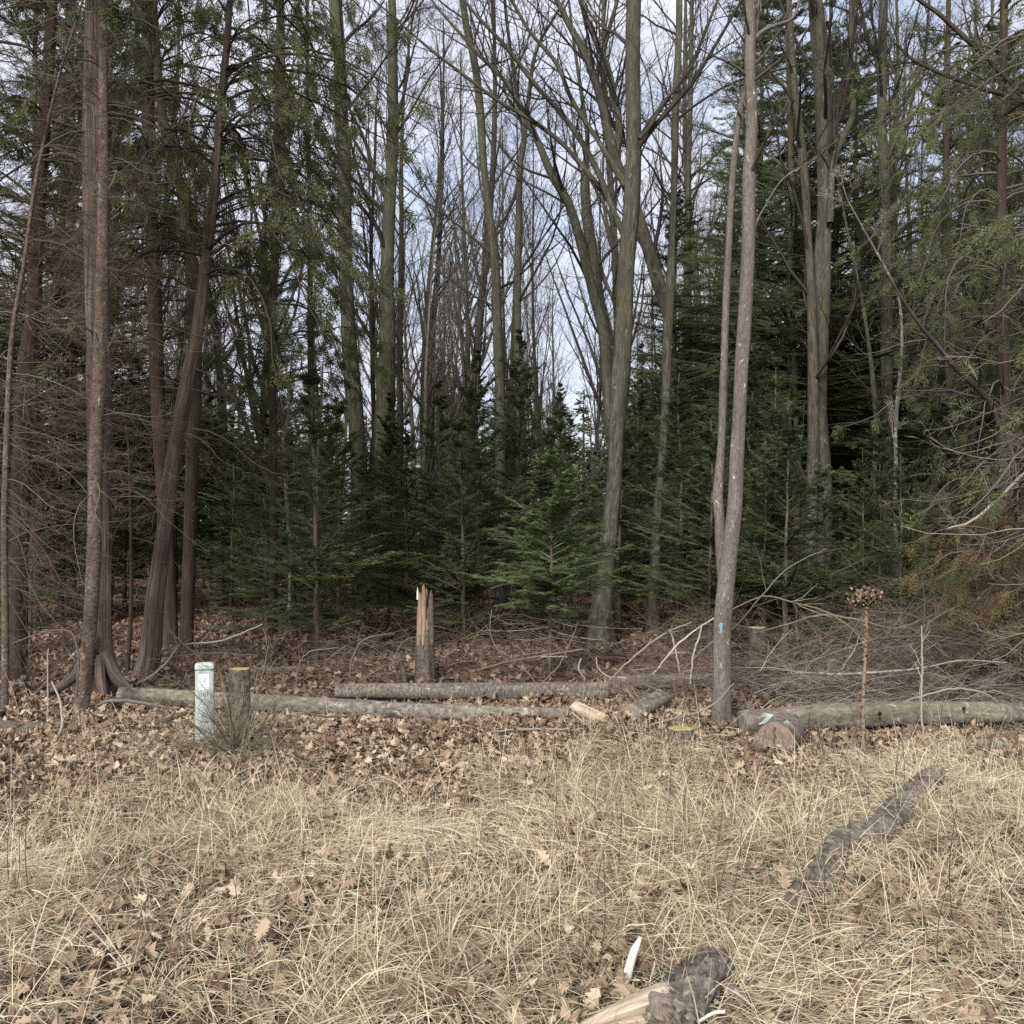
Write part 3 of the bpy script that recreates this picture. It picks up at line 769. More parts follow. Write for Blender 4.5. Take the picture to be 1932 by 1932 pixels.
bare_tree('bare_tree', [(1165, 1120, 26), (1160, 900, 24), (1150, 780, 22), (1141, 640, 20), (1120, 560, 19), (1103, 490, 19), (1088, 430, 18), (1072, 380, 17), (1042, 330, 16), (1018, 275, 13), (990, 215, 11), (950, 150, 9), (905, 105, 8), (868, 62, 6), (830, 20, 4)], 18.5,
          'curved grey tree sweeping up to the left from beside the tallest straight trunk', seed=66, n1=18, t0=.45, ext=1.5, lenf=.2)
bare_tree('bare_tree', [(1172, 1115, 26), (1162, 760, 25), (1150, 660, 23), (1135, 590, 21), (1118, 480, 19), (1106, 400, 17), (1102, 330, 14), (1108, 260, 9), (1095, 160, 7), (1080, 60, 5)], 21,
          'upright grey trunk just left of the tallest straight trunk, half hidden by the curved tree', seed=67, n1=18, t0=.4)
# tallest straight trunk
bare_tree('bare_tree', [(1131, 1212, 46), (1136, 1120, 36), (1150, 1000, 31), (1161, 900, 30), (1164, 800, 32), (1170, 700, 34), (1176, 640, 33), (1183, 500, 31), (1190, 400, 31), (1195, 250, 29), (1195, 100, 28), (1195, 0, 27)], 13.8,
          'tallest straight trunk near the centre, grey-green bark with pale lichen and a flared foot', mat='grey', seed=68, n1=5, t0=.62, flare=.6, K=70, ext=6, sides=24,
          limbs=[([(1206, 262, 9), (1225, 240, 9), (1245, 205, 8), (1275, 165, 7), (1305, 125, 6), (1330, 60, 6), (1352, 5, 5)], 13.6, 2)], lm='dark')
# broad multi-limbed tree right of it
bare_tree('bare_tree', [(1230, 1196, 27), (1233, 1090, 21), (1241, 975, 16), (1250, 850, 16), (1255, 760, 17), (1259, 644, 18), (1264, 560, 18), (1267, 470, 13), (1270, 380, 12), (1276, 200, 14), (1280, 80, 12), (1281, 0, 12)], 15,
          'many-limbed grey tree whose thick limb arches left behind the tallest trunk', seed=69, n1=12, t0=.55, K=60,
          limbs=[([(1259, 600, 16), (1244, 540, 26), (1222, 465, 25), (1203, 405, 22), (1184, 352, 20), (1165, 312, 19), (1148, 255, 18), (1138, 205, 16), (1122, 150, 15), (1103, 100, 14), (1078, 55, 12), (1050, 0, 10)], 15.4, 3),
                 ([(1160, 300, 15), (1168, 240, 14), (1158, 180, 12), (1148, 130, 11), (1120, 70, 9), (1095, 0, 8)], 15.5, 2),
                 ([(1180, 350, 15), (1155, 310, 12), (1128, 265, 9), (1080, 190, 9), (1050, 120, 8), (1000, 60, 7), (965, 0, 6)], 15.2, 2),
                 ([(1185, 460, 13), (1160, 405, 12), (1135, 340, 12), (1105, 280, 11), (1060, 215, 10), (1010, 160, 9), (960, 95, 8), (900, 30, 6)], 15.6, 2),
                 ([(1150, 380, 11), (1112, 330, 10), (1060, 270, 9), (1000, 225, 9), (940, 190, 7), (880, 145, 6), (820, 100, 5)], 15.8, 2),
                 ([(1178, 325, 9), (1200, 300, 9), (1145, 210, 10), (1140, 100, 9), (1165, 0, 7)], 16.2, 2)])
# two-stemmed spotted trunk in front
o, P, R = bare_tree('spotted_trunk_tree', [(1358, 1372, 36), (1361, 1290, 33), (1364, 1200, 33), (1370, 1110, 33), (1377, 1030, 30), (1384, 960, 28), (1389, 877, 27), (1397, 777, 25), (1403, 644, 26), (1406, 560, 26), (1412, 433, 25), (1415, 333, 24), (1419, 233, 21), (1413, 133, 20), (1414, 33, 19), (1414, 0, 19)], 7.75,
          'white-spotted grey-brown double trunk with a small blue paint mark', mat='beech', seed=70, n1=9, t0=.55, flare=.12, K=90, ext=3.5, sides=26, lenf=.1, n2=7, n3=4, twig='twiggrey',
          limbs=[([(1366, 1115, 22), (1360, 1040, 21), (1358, 985, 19), (1354, 930, 21), (1361, 850, 15), (1364, 744, 15), (1368, 644, 14), (1369, 600, 14), (1375, 467, 13), (1382, 333, 12), (1393, 233, 11), (1401, 187, 11), (1420, 120, 8), (1432, 0, 7)], 7.85, 1.5),
                 ([(1419, 80, 9), (1437, 60, 8), (1462, 48, 7), (1490, 38, 6), (1503, 20, 6), (1512, -20, 5)], 7.8, .6),
                 ([(1404, 470, 6), (1418, 450, 7), (1425, 425, 6), (1440, 395, 3), (1475, 340, 3), (1520, 310, 2)], 7.8, .3)])
# blue paint blotch on its face
tri_c = at(1363, 1184, 7.75 - .066)
g = G(); pts = []
for k in range(14):
    a_ = 2 * pi * k / 14; rr = .028 * (1 + .35 * sin(3 * a_ + 1) + .2 * sin(5 * a_))
    xx = rr * cos(a_) * .9; zz = rr * sin(a_) * 1.25
    pts.append([tri_c[0] + xx, tri_c[1] + (xx ** 2) * 9 - .002, tri_c[2] + zz])
g.add(pts + [[tri_c[0], tri_c[1] - .002, tri_c[2]]], tris=[[k, (k + 1) % 14, 14] for k in range(14)])
part('paint_mark', g, M['blue'], o, label='small blue paint blotch on the bark')

bare_tree('twin_stem_tree', [(1545, 1185, 62), (1542, 1100, 52), (1541, 1050, 50), (1545, 900, 46), (1543, 760, 38), (1545, 633, 34), (1550, 500, 30), (1556, 400, 27), (1555, 233, 27), (1548, 120, 27), (1541, 33, 27), (1538, 0, 27)], 16,
          'broad furrowed grey tree of fused stems, forking high up, right of the spotted trunk', mat='grey', seed=71, n1=9, t0=.5, flare=.3, K=60, fl=fluting(71, .22, 2, 4, flare=.2, bump=.02), sides=22,
          limbs=[([(1530, 1180, 24), (1528, 1040, 24), (1534, 900, 22), (1534, 700, 20), (1529, 520, 17), (1524, 440, 15), (1518, 333, 16), (1507, 233, 15), (1496, 130, 13), (1488, 0, 11)], 15.7, 3),
                 ([(1566, 420, 14), (1570, 330, 12), (1580, 283, 12), (1598, 245, 12), (1609, 210, 13), (1602, 133, 12), (1606, 60, 11), (1608, 0, 11)], 15.8, 3)])
bare_tree('bare_tree', [(1682, 1150, 30), (1677, 1000, 25), (1676, 900, 24), (1674, 700, 22), (1671, 500, 21), (1668, 333, 20), (1663, 233, 18), (1664, 130, 17), (1667, 33, 16), (1668, 0, 16)], 17,
          'straight grey tree right of the fused trunk with a branch fork halfway up', seed=72, n1=16, t0=.5,
          limbs=[([(1674, 300, 9), (1690, 260, 8), (1715, 225, 7), (1722, 170, 6), (1745, 100, 6), (1752, 20, 5)], None, 1.5), ([(1664, 190, 9), (1654, 110, 9), (1638, 80, 8), (1625, 20, 7), (1618, -20, 6)], None, 1.5)])
bare_tree('bare_tree', [(1658, 1140, 12), (1654, 980, 11), (1648, 911, 10), (1653, 811, 10), (1647, 711, 9), (1634, 620, 7), (1618, 520, 6), (1600, 440, 5)], 16.2,
          'thin crooked sapling close beside the straight grey tree', seed=73, n1=12, t0=.4, ext=1., lenf=.15)
bare_tree('bare_tree', [(1692, 1120, 8), (1690, 900, 8), (1689, 811, 7), (1698, 720, 7), (1701, 644, 6), (1694, 560, 5), (1668, 500, 5), (1640, 450, 4), (1605, 390, 3)], 13.5,
          'thin pale sapling leaning left across the straight grey tree', mat='greypale', twig='twigpale', seed=74, n1=10, t0=.35, ext=.4, lenf=.14)
bare_tree('bare_tree', [(500, 1130, 13), (498, 1000, 12), (503, 850, 10), (512, 700, 8), (515, 560, 6)], 17, 'thin pale grey sapling in the firs right of the leaning cedar', mat='greypale', seed=75, n1=14, t0=.3, lenf=.15, ext=2)
bare_tree('bare_tree', [(548, 1140, 7), (545, 1000, 7), (538, 900, 8), (535, 830, 7), (545, 780, 6), (540, 700, 4)], 14, 'thin crooked sapling with a hooked branch right of the pale grey sapling', mat='greypale', twig='twiggrey', seed=76, n1=16, t0=.2, lenf=.22, ext=1)
bare_tree('bare_tree', [(600, 1100, 6), (598, 960, 6), (600, 850, 5), (607, 760, 4)], 13, 'very thin straight pale sapling left of the first mossy trunk', mat='greypale', twig='twiggrey', seed=77, n1=12, t0=.3, lenf=.15, ext=.6)
bare_tree('bare_tree', [(430, 1130, 22), (428, 950, 20), (420, 820, 18), (415, 700, 14)], 20, 'dim pale grey trunk seen between the leaning cedar and the thin saplings', mat='greypale', seed=78, n1=8, t0=.5)
bare_tree('bare_tree', [(790, 1150, 10), (796, 1000, 10), (800, 850, 8), (804, 700, 6)], 17, 'white-barked slim trunk showing through the firs above the broken snag', mat='loglite', seed=79, n1=8, t0=.6, ext=3)
bare_tree('bare_tree', [(1810, 1060, 12), (1825, 900, 12), (1845, 780, 10), (1875, 650, 8)], 15, 'slim grey tree leaning right behind the cedar boughs on the right', mat='grey', seed=80, n1=10, t0=.4, ext=2)
bare_tree('bare_tree', [(1735, 1100, 15), (1760, 930, 15), (1785, 800, 13), (1810, 700, 10)], 16, 'grey tree leaning right between the straight grey tree and the cedar boughs', mat='grey', seed=81, n1=10, t0=.4, ext=2)
bare_tree('bare_tree', [(707, 1080, 9), (703, 644, 9), (700, 520, 8), (703, 400, 6), (708, 260, 5)], 21, 'thin dark stem in the narrow gap between the two mossy trunks', mat='dark', seed=82, n1=18, t0=.35, ext=2, lenf=.15)
bare_tree('bare_tree', [(755, 1080, 12), (755, 600, 11), (758, 420, 9), (757, 300, 7), (762, 180, 5)], 22, 'thin grey stem half hidden behind the right side of the second mossy trunk', seed=83, n1=22, t0=.35, ext=2, lenf=.17)
bare_tree('bare_tree', [(1296, 1100, 16), (1298, 700, 15), (1296, 500, 13), (1300, 300, 10), (1306, 0, 8)], 22, 'thin grey tree right of the many-limbed one, standing in dense twigs', seed=84, n1=26, t0=.35, lenf=.16)
bare_tree('bare_tree', [(137, 1080, 16), (136, 600, 15), (135, 300, 14), (134, 100, 12)], 19, 'pale grey trunk seen between the reddish trunk and the pair with flared base', mat='greypale', seed=85, n1=12, t0=.5)

# ------------------------------------------------------------------ cedars
def cedar_crown(cg, bg, rg, P, R, z0, z1, nb, L, az=None, n2=9, n3=5, el0=.35, droop=1.5, ln=.055, wd=.017, m=6, dens=.72):
    """arching boughs with hanging sprays, from trunk polyline P"""
    nb = int(nb * dens)
    hz = rg.uniform(z0, z1, nb); zi = np.interp(hz, P[:, 2], np.arange(len(P))); i0 = np.minimum(zi.astype(int), len(P) - 2); w = (zi - i0)[:, None]
    S = P[i0] * (1 - w) + P[i0 + 1] * w
    a = rg.uniform(0, 2 * pi, nb) if az is None else rg.uniform(az[0], az[1], nb)
    ln_ = L * rg.uniform(.5, 1.1, nb); K = 9; B = np.empty((nb, K, 3)); B[:, 0] = S; el = rg.normal(el0, .2, nb)
    for k in range(1, K):
        d = np.stack([np.cos(a) * np.cos(el), np.sin(a) * np.cos(el), np.sin(el)], -1); B[:, k] = B[:, k - 1] + d * (ln_ / (K - 1))[:, None]
        el = el - droop / K * (1.6 if k < K * .6 else -.9) + rg.normal(0, .08, nb); a = a + rg.normal(0, .12, nb)
    BR = (.006 + .005 * ln_)[:, None] * np.linspace(1, .25, K)
    tubes(bg, B, BR, 5, a=rg.uniform(.1, .5, nb))
    C, CR = grow(rg, B, BR, n2, .25, 1., (.5, 1.1), .3, 6, -.5, .25, .5, .3, flat=True)
    tubes(bg, C, CR, 3, a=rg.uniform(.1, .6, len(C)))
    ks = rg.uniform(0, 1, len(C)) < .66; C, CR = C[ks], CR[ks]
    D, DR = grow(rg, C, CR, n3 + 2, .35, 1., (.3, .9), 1., 5, -1.3, .2, .5, .4, absl=.26)
    needles(cg, rg, D, m, ln, wd, spread=.75, fwd=.7, lift=-.15, plane='rnd', a=np.clip(rg.normal(.45, .25, len(D)), 0, 1))
    return B, BR

def dead_twigs(bg, rg, P, R, z0, z1, nb, L, az=None, droop=.9, n2=7, n3=5, r=.006):
    hz = rg.uniform(z0, z1, nb); zi = np.interp(hz, P[:, 2], np.arange(len(P))); i0 = np.minimum(zi.astype(int), len(P) - 2); w = (zi - i0)[:, None]
    S = P[i0] * (1 - w) + P[i0 + 1] * w
    a = rg.uniform(0, 2 * pi, nb) if az is None else rg.uniform(az[0], az[1], nb)
    ln_ = L * rg.uniform(.35, 1.1, nb); K = 9; B = np.empty((nb, K, 3)); B[:, 0] = S; el = rg.normal(.1, .25, nb)
    for k in range(1, K):
        d = np.stack([np.cos(a) * np.cos(el), np.sin(a) * np.cos(el), np.sin(el)], -1); B[:, k] = B[:, k - 1] + d * (ln_ / (K - 1))[:, None]
        el = el + (-droop if k < K * .5 else droop * .9) / K * 1.6 + rg.normal(0, .1, nb); a = a + rg.normal(0, .12, nb)
    BR = r * rg.uniform(.6, 1.3, nb)[:, None] * np.linspace(1, .3, K)
    tubes(bg, B, BR, 4, a=rg.uniform(.1, .9, nb))
    C, CR = grow(rg, B, BR, n2, .2, 1., (.4, 1.), .38, 6, .25, .3, .55, .35)
    tubes(bg, C, CR, 3, a=rg.uniform(.1, .9, len(C)))
    D, DR = grow(rg, C, CR, n3, .2, 1., (.4, 1.), .45, 4, .1, .3, .6, .5)
    tubes(bg, D, np.maximum(DR, .0011), 3, a=rg.uniform(.1, .9, len(D)))

def cedar(name, spec, d, label, mat, crown, dead, ext=4., seed=1, K=60, flare=0., fh=.3, leaf='cedarleaf', amt=.08, tw='twigbrown', sides=24, nroot=5, group=None, ctw='twigdark', below=.25):
    rg = np.random.default_rng(seed); P, R = trace(spec, d, K, below=below)
    P, R = extend(P, R, ext, up=.3)
    o = thing(name, zbase(P[0]), label, 'tree', group)
    tg = G(); tubes(tg, P, R, sides, disp=fluting(seed, amt, 2, 5, flare, fh, nroot, bump=.012)); part('trunk', tg, M[mat], o)
    if crown:
        cg, bg = G(), G()
        for c in crown: cedar_crown(cg, bg, rg, P, R, **c)
        part('crown', cg, M[leaf], o, smooth=False); part('boughs', bg, M[ctw], o)
    if dead:
        bg = G()
        for c in dead: dead_twigs(bg, rg, P, R, **c)
        part('dead_branches', bg, M[tw], o)
    return o

CE = cedar('cedar_tree', [(193, 1312, 46), (193, 1280, 42), (192, 1210, 36), (192, 1060, 40), (190, 860, 44), (184, 644, 44), (182, 400, 42), (180, 200, 40), (180, 0, 38)], 9.3,
      'big reddish-brown cedar with a wide root flare, right behind the scaly slim trunk', 'cedar', [dict(z0=4.6, z1=9.5, nb=46, L=1.9)], [dict(z0=1.7, z1=6.5, nb=40, L=1.5)], flare=1.5, fh=.16, seed=401, amt=.12, nroot=6)
def roots(o, specs, d, mat):
    for sp in specs:
        P, R = trace(sp, d, 30, below=0); P[:, 1] = np.linspace(d, CAMH * FPX / (sp[-1][1] - 1000), 30); P[:, 0] = (np.interp(np.linspace(0, 1, 30), np.linspace(0, 1, len(sp)), [q[0] for q in sp]) - 966) / FPX * P[:, 1]
        zz = at(966, 0, 1); P[:, 2] = [at(0, yy, dd)[2] for yy, dd in zip(np.interp(np.linspace(0, 1, 30), np.linspace(0, 1, len(sp)), [q[1] for q in sp]), P[:, 1])]
        g = G(); tubes(g, P, R, 14, disp=fluting(len(sp), .12)); part('root', g, M[mat], o)
roots(CE, [[(178, 1200, 20), (165, 1240, 22), (148, 1272, 20), (120, 1295, 16), (85, 1312, 10), (55, 1330, 5)], [(200, 1230, 20), (212, 1262, 22), (226, 1285, 20), (248, 1303, 14), (275, 1318, 6)], [(190, 1240, 20), (192, 1290, 20), (200, 1325, 10)]], 9.2, 'cedar')
cedar('hemlock_tree', [(152, 1350, 28), (160, 1270, 25), (168, 1200, 25), (177, 1060, 27), (182, 860, 26), (190, 640, 25), (194, 400, 20), (195, 200, 17), (196, 0, 15)], 8.35,
      'slim scaly grey-brown trunk standing in front of the big flared cedar', 'hemlock', [dict(z0=5.2, z1=8.5, nb=16, L=1.2)], [dict(z0=1.8, z1=6.5, nb=46, L=1.1, r=.0045, n2=8)], flare=.25, fh=.1, seed=402, amt=.04, tw='twiggrey')
cedar('cedar_tree', [(272, 1284, 44), (279, 1250, 40), (285, 1200, 37), (293, 1120, 35), (305, 1044, 32), (318, 940, 30), (330, 850, 29), (346, 760, 27), (360, 690, 25), (370, 644, 22), (387, 500, 20), (400, 400, 20), (409, 300, 17), (417, 200, 16), (428, 80, 13), (434, 0, 11)], 10.2,
      'leaning cedar with stripy bark, tilted right beside the flared cedar', 'cedar', [dict(z0=4.2, z1=9.5, nb=70, L=2.3, n2=11, n3=6), dict(z0=4.0, z1=7.2, nb=34, L=2.4, az=(-.9, .9), n2=11, n3=6)], [dict(z0=2., z1=6., nb=34, L=1.5)], flare=.35, fh=.2, seed=403, amt=.12, nroot=4)
cedar('cedar_tree', [(320, 1200, 30), (312, 1000, 28), (303, 860, 27), (294, 640, 26), (286, 420, 25), (281, 250, 24), (276, 0, 20)], 13.2,
      'dark straight cedar between the flared cedar and the leaning one', 'cedardark', [dict(z0=4.6, z1=11.5, nb=84, L=2.3, n3=6), dict(z0=5.6, z1=8.2, nb=30, L=1.0, n2=12, n3=8)], [dict(z0=1.8, z1=7.5, nb=44, L=1.8)], seed=404, tw='twigdark')
cedar('cedar_tree', [(352, 1195, 26), (362, 900, 26), (368, 640, 24), (362, 520, 24), (350, 400, 22), (328, 300, 19), (306, 210, 16), (296, 100, 14), (290, 0, 12)], 12.6,
      'dark cedar bending left at the top behind the leaning cedar', 'cedardark', [dict(z0=4.4, z1=10., nb=54, L=2.4)], [dict(z0=1.6, z1=6.5, nb=40, L=1.8)], seed=405, tw='twigdark')
cedar('cedar_tree', [(28, 1290, 40), (32, 1100, 36), (38, 900, 34), (48, 700, 30), (62, 600, 27), (68, 480, 26), (78, 300, 25), (90, 150, 22), (98, 0, 20)], 9.8,
      'dark reddish cedar near the left edge veiled in brown dead twigs', 'cedardark', [dict(z0=5.2, z1=9.5, nb=46, L=2.0)], [dict(z0=1.2, z1=6.8, nb=74, L=1.6, n2=9)], seed=406)
cedar('cedar_tree', [(515, 1150, 16), (516, 900, 15), (514, 640, 14), (518, 450, 12), (520, 300, 10), (524, 120, 8)], 14,
      'slender cedar with hanging dark sprays right of the leaning cedar', 'cedardark', [dict(z0=3.6, z1=10., nb=96, L=2.0, n2=10, n3=6)], [dict(z0=1.5, z1=5., nb=24, L=1.3)], seed=407, tw='twigdark')
cedar('cedar_tree', [(592, 1140, 12), (590, 900, 12), (586, 640, 11), (584, 400, 9), (580, 200, 8), (580, 60, 6)], 15.5,
      'slender dark cedar just left of the first mossy trunk', 'cedardark', [dict(z0=3.4, z1=8.5, nb=64, L=1.5, n3=6), dict(z0=6.5, z1=10., nb=26, L=1.5)], [dict(z0=1.5, z1=5., nb=24, L=1.3)], seed=408, tw='twigdark')
cedar('cedar_tree', [(-110, 1330, 40), (-100, 900, 36), (-90, 400, 30), (-80, 0, 26)], 9.2, 'cedar off the left edge whose boughs reach into view', 'cedardark',
      [dict(z0=4.6, z1=8.5, nb=40, L=2.2)], [dict(z0=1.2, z1=6., nb=60, L=2.0, az=(-.6, .9), n2=9)], seed=409)
# slim stem at the left edge with brown twigs
cedar('leafless_sapling', [(8, 1345, 14), (10, 1200, 13), (8, 1000, 13), (14, 800, 11), (22, 640, 9), (45, 500, 8), (70, 330, 7), (110, 150, 5), (150, 20, 4)], 8.3,
      'thin leafless stem at the left edge with fine reddish-brown twigs fanning right', 'hemlock', [], [dict(z0=.5, z1=5.2, nb=64, L=1.3, az=(-.9, 1.2), n2=10, n3=6, droop=.6, r=.0045)], seed=410, ext=1., sides=12, flare=0.)
# dark twin poles behind the flared cedar
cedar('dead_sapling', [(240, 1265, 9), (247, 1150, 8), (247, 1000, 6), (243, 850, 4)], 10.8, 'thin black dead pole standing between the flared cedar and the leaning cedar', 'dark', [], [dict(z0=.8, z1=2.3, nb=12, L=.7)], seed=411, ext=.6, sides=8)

# right-hand cedars
def right_cedar(x, d, seed, label, crown, dead, leaf='cedarlit', w=36, ytop=0, K=50, mat='cedardark', tw='twiggreen', ext=3.):
    return cedar('cedar_tree', [(x, 1000 + CAMH * FPX / d, w), (x + 5, 900, w * .9), (x - 6, 500, w * .75), (x, ytop, w * .5)], d, label, mat, crown, dead, seed=seed, leaf=leaf, tw=tw, K=K, ext=ext, ctw='twiggrey')
right_cedar(2110, 7.8, 421, 'cedar just outside the right edge whose pale boughs and green sprays hang into view',
            [dict(z0=2.0, z1=5.6, nb=34, L=1.7, az=(2.4, 3.9), n2=8, n3=4, droop=1.2)], [dict(z0=.7, z1=3.0, nb=26, L=1.5, az=(2.2, 4.1))], tw='twigpale')
right_cedar(1895, 12.5, 422, 'green cedar at the right edge with hanging sprays catching the light', [dict(z0=1.6, z1=8.0, nb=100, L=2.0), dict(z0=3.6, z1=6.6, nb=26, L=1.5, n2=11)], [dict(z0=.8, z1=5, nb=20, L=1.4)], w=26)
right_cedar(1790, 14.5, 423, 'green cedar behind the long leaning limb on the right', [dict(z0=1.4, z1=7.6, nb=84, L=1.7)], [dict(z0=.8, z1=5, nb=24, L=1.4)], w=18)
right_cedar(2040, 14., 424, 'cedar beyond the right edge behind the sunlit sprays', [dict(z0=1.5, z1=9.0, nb=80, L=2.3)], [dict(z0=.8, z1=5, nb=24, L=1.4)], w=26)
# leaning limb crossing from upper left to right
g = G(); lp, lr = trace([(1875, 1160, 13), (1890, 900, 13), (1876, 775, 12), (1838, 727, 12), (1800, 690, 11), (1768, 651, 9), (1735, 612, 7), (1700, 560, 5), (1675, 520, 4)], 10.5, 40, below=.25)
tubes(g, lp, lr, 10, disp=fluting(5, .1)); p0 = zbase(lp[0])
o = thing('bent_dead_tree', p0, 'dark bent dead stem arching up to the left in front of the green cedar sprays', 'tree')
part('trunk', g, M['dark'], o); g = G(); rg = np.random.default_rng(9); C, CR = grow(rg, lp[None, 12:], lr[None, 12:], 14, .1, 1, (.5, 1.1), .32, 8, -.2, .4, .5, .25); tubes(g, C, CR, 4, a=.5)
levels(rg, C, CR, [dict(n=5, t0=.2, t1=1, ang=(.4, 1.), lenf=.4, K=5, up=.1, wig=.3, rf=.5, tip=.4)], g, sides=(3,)); part('dead_branches', g, M['twigdark'], o)
# high limbs entering from the upper right
o = thing('overhanging_limb_tree', zbase(at(2200, 1000, 9.5)), 'tree off the right edge whose two dark crooked limbs cross the upper right sky', 'tree')
g = G(); tp, tr = trace([(2200, 1300, 40), (2190, 900, 36), (2150, 400, 30), (2130, 100, 26), (2120, -300, 18)], 9.5, 40); tubes(g, tp, tr, 14, disp=fluting(6, .08)); part('trunk', g, M['dark'], o)
cg = G(); fg = G()
for sp_, sd in (([(2140, 240, 18), (2000, 205, 15), (1932, 190, 12), (1855, 167, 10), (1788, 143, 9), (1740, 122, 8), (1712, 105, 7), (1690, 80, 5)], 1), ([(2140, 210, 14), (1990, 190, 11), (1921, 167, 9), (1855, 103, 9), (1808, 60, 9), (1770, 25, 8), (1731, -2, 7), (1700, -30, 5)], 2)):
    lp, lr = trace(sp_, 9.5, 30, below=0); lg = G(); tubes(lg, lp, lr, 8, disp=fluting(sd, .12)); part('limb', lg, M['dark'], o)
    rg = np.random.default_rng(90 + sd); C, CR = grow(rg, lp[None], lr[None], 20, .2, 1, (.5, 1.1), .3, 8, .1, .4, .45, .25); tubes(cg, C, CR, 4, a=.3)
    C2, CR2 = grow(rg, C, CR, 6, .2, 1, (.4, 1.), .45, 6, 0, .35, .5, .35); tubes(cg, C2, CR2, 3, a=.4)
    sel = rg.uniform(0, 1, len(C2)) < .5
    D, DR = grow(rg, C2[sel], CR2[sel], 5, .3, 1, (.4, 1.), 1., 5, -1., .2, .5, .4, absl=.16); needles(fg, rg, D, 6, .035, .01, spread=.75, fwd=.7, lift=-.15, plane='rnd')
part('boughs', cg, M['twigdark'], o); part('crown', fg, M['cedarleaf'], o, smooth=False)

# low dead orange cedars at the lower right
def bushy(x, d, H, seed, label, leaf, L=.7, nb=50):
    rg = np.random.default_rng(seed); b = at(x, 1000, d); z0 = float(gz(b[0], b[1]))
    P = np.stack([b[0] + .03 * np.sin(np.linspace(0, 5, 12)), np.full(12, b[1]), np.linspace(z0 - .1, z0 + H, 12)], -1); R = .022 * np.linspace(1, .2, 12)
    o = thing('small_cedar', (b[0], b[1], z0), label, 'tree', None)
    tg = G(); tubes(tg, P, R, 7); part('trunk', tg, M['cedar'], o)
    cg, bg = G(), G(); cedar_crown(cg, bg, rg, P, R, z0 + .15, z0 + H * .95, nb, L, n2=8, n3=5, droop=1.2, ln=.035, wd=.009)
    part('crown', cg, M[leaf], o, smooth=False); part('boughs', bg, M['twigbrown'], o)
bushy(1885, 9.6, 1.7, 431, 'small rusty orange half-dead cedar at the lower right edge', 'deadcedar', .8, 60)
bushy(1960, 9.2, 2.0, 432, 'orange-brown dead cedar cut by the right edge', 'deadcedar', .9, 54)
bushy(1812, 11.0, 1.35, 433, 'small cedar turning from green to brown left of the rusty one', 'cedarlit', .6, 50)
bushy(1850, 10.8, 2.2, 434, 'low yellow-green cedar above the brush pile at the right', 'cedarlit', .8, 54)

# ------------------------------------------------------------------ logs
def log(name, A, B, r0, r1, mat, label, endmat='cutgrey', fl=None, bend=0., group=None, seed=1, ends=(1, 1), amt=.06, K=60, sides=28, cat='log', bz=0., bump=.02):
    A = np.asarray(A, float); B = np.asarray(B, float)
    t = np.linspace(0, 1, K)[:, None]
    sd = nrm(np.cross(B - A, [0, 0, 1.]))
    P = A * (1 - t) + B * t + sd * bend * np.sin(pi * t) + np.array([0, 0, 1.]) * bz * np.sin(pi * t)
    R = np.linspace(r0, r1, K)
    fl = fl or fluting(seed, amt, 2, 5, bump=bump)
    ctr = (A + B) / 2
    o = thing(name, tuple(A), label, cat, group)
    g = G(); tubes(g, P, R, sides, disp=fl); part('bark', g, M[mat], o)
    V = g.V[0].reshape(K, sides, 3)
    for e, k in ((0, 0), (1, K - 1)):
        if not ends[e]: continue
        ring = V[k]; c = ring.mean(0); n = nrm((P[k] - P[k + (1 if k == 0 else -1)]))
        eg = G(); rs = [1., .99, .6, .25]
        vs = np.concatenate([c + (ring - c) * q + n * (.000 if qi == 0 else .004) + n * rng.normal(0, .001, (sides, 1)) for qi, q in enumerate(rs)] + [c[None] + n * .003])
        q = []
        for a_ in range(3):
            for j_ in range(sides): q.append([a_ * sides + j_, a_ * sides + (j_ + 1) % sides, (a_ + 1) * sides + (j_ + 1) % sides, (a_ + 1) * sides + j_])
        tr = [[3 * sides + j_, 3 * sides + (j_ + 1) % sides, 4 * sides] for j_ in range(sides)]
        eg.add(vs, quads=q, tris=tr); part('cut_end', eg, M[endmat], o)
    return o

def P3(x, y, d): return at(x, y, d)
# r from pixel width at distance
def rw(w, d): return w * d / FPX / 2
longL = log('fallen_log', P3(228, 1311, 8.9), P3(1072, 1353, 8.05), rw(27, 8.9), rw(34, 8.05), 'loglite', 'long slim grey log lying behind the pale post, across the middle of the clearing', bend=.05, seed=3, amt=.08, endmat='cuttan')
log('fallen_log', P3(636, 1304, 9.2), P3(1146, 1304, 8.95), rw(28, 9.2), rw(38, 8.95), 'logdark', 'speckled dark birch-like log behind the long slim log', bend=.04, seed=4)
log('fallen_log', P3(1142, 1289, 9.5), P3(1350, 1284, 9.3), rw(24, 9.5), rw(27, 9.3), 'logdark', 'short log with a pale sawn end, continuing right of the speckled log', seed=5, endmat='cuttan')
bigL = log('fallen_log', P3(1402, 1366, 7.45), P3(1888, 1344, 7.7), rw(51, 7.45), rw(42, 7.7), 'loglite', 'thick grey sawn log on the right with faded paint marks near its left end', bend=-.04, seed=6, bz=.02, bump=.03)
log('fallen_log', P3(1896, 1347, 7.8), P3(2080, 1345, 8.2), rw(38, 7.8), rw(36, 8.2), 'loglite', 'grey log cut by the right edge, lying end to end with the thick sawn log', seed=7)
A = P3(1462, 1402, 6.75); Bp = A + np.array([.17, .40, .0])
short = log('short_log', A, Bp, rw(84, 6.75) * .9, rw(84, 6.75) * .9, 'loglite', 'short fat log piece with a cracked sawn face turned to the viewer', seed=8, amt=.05, K=20, bump=.012, endmat='cutbrown')
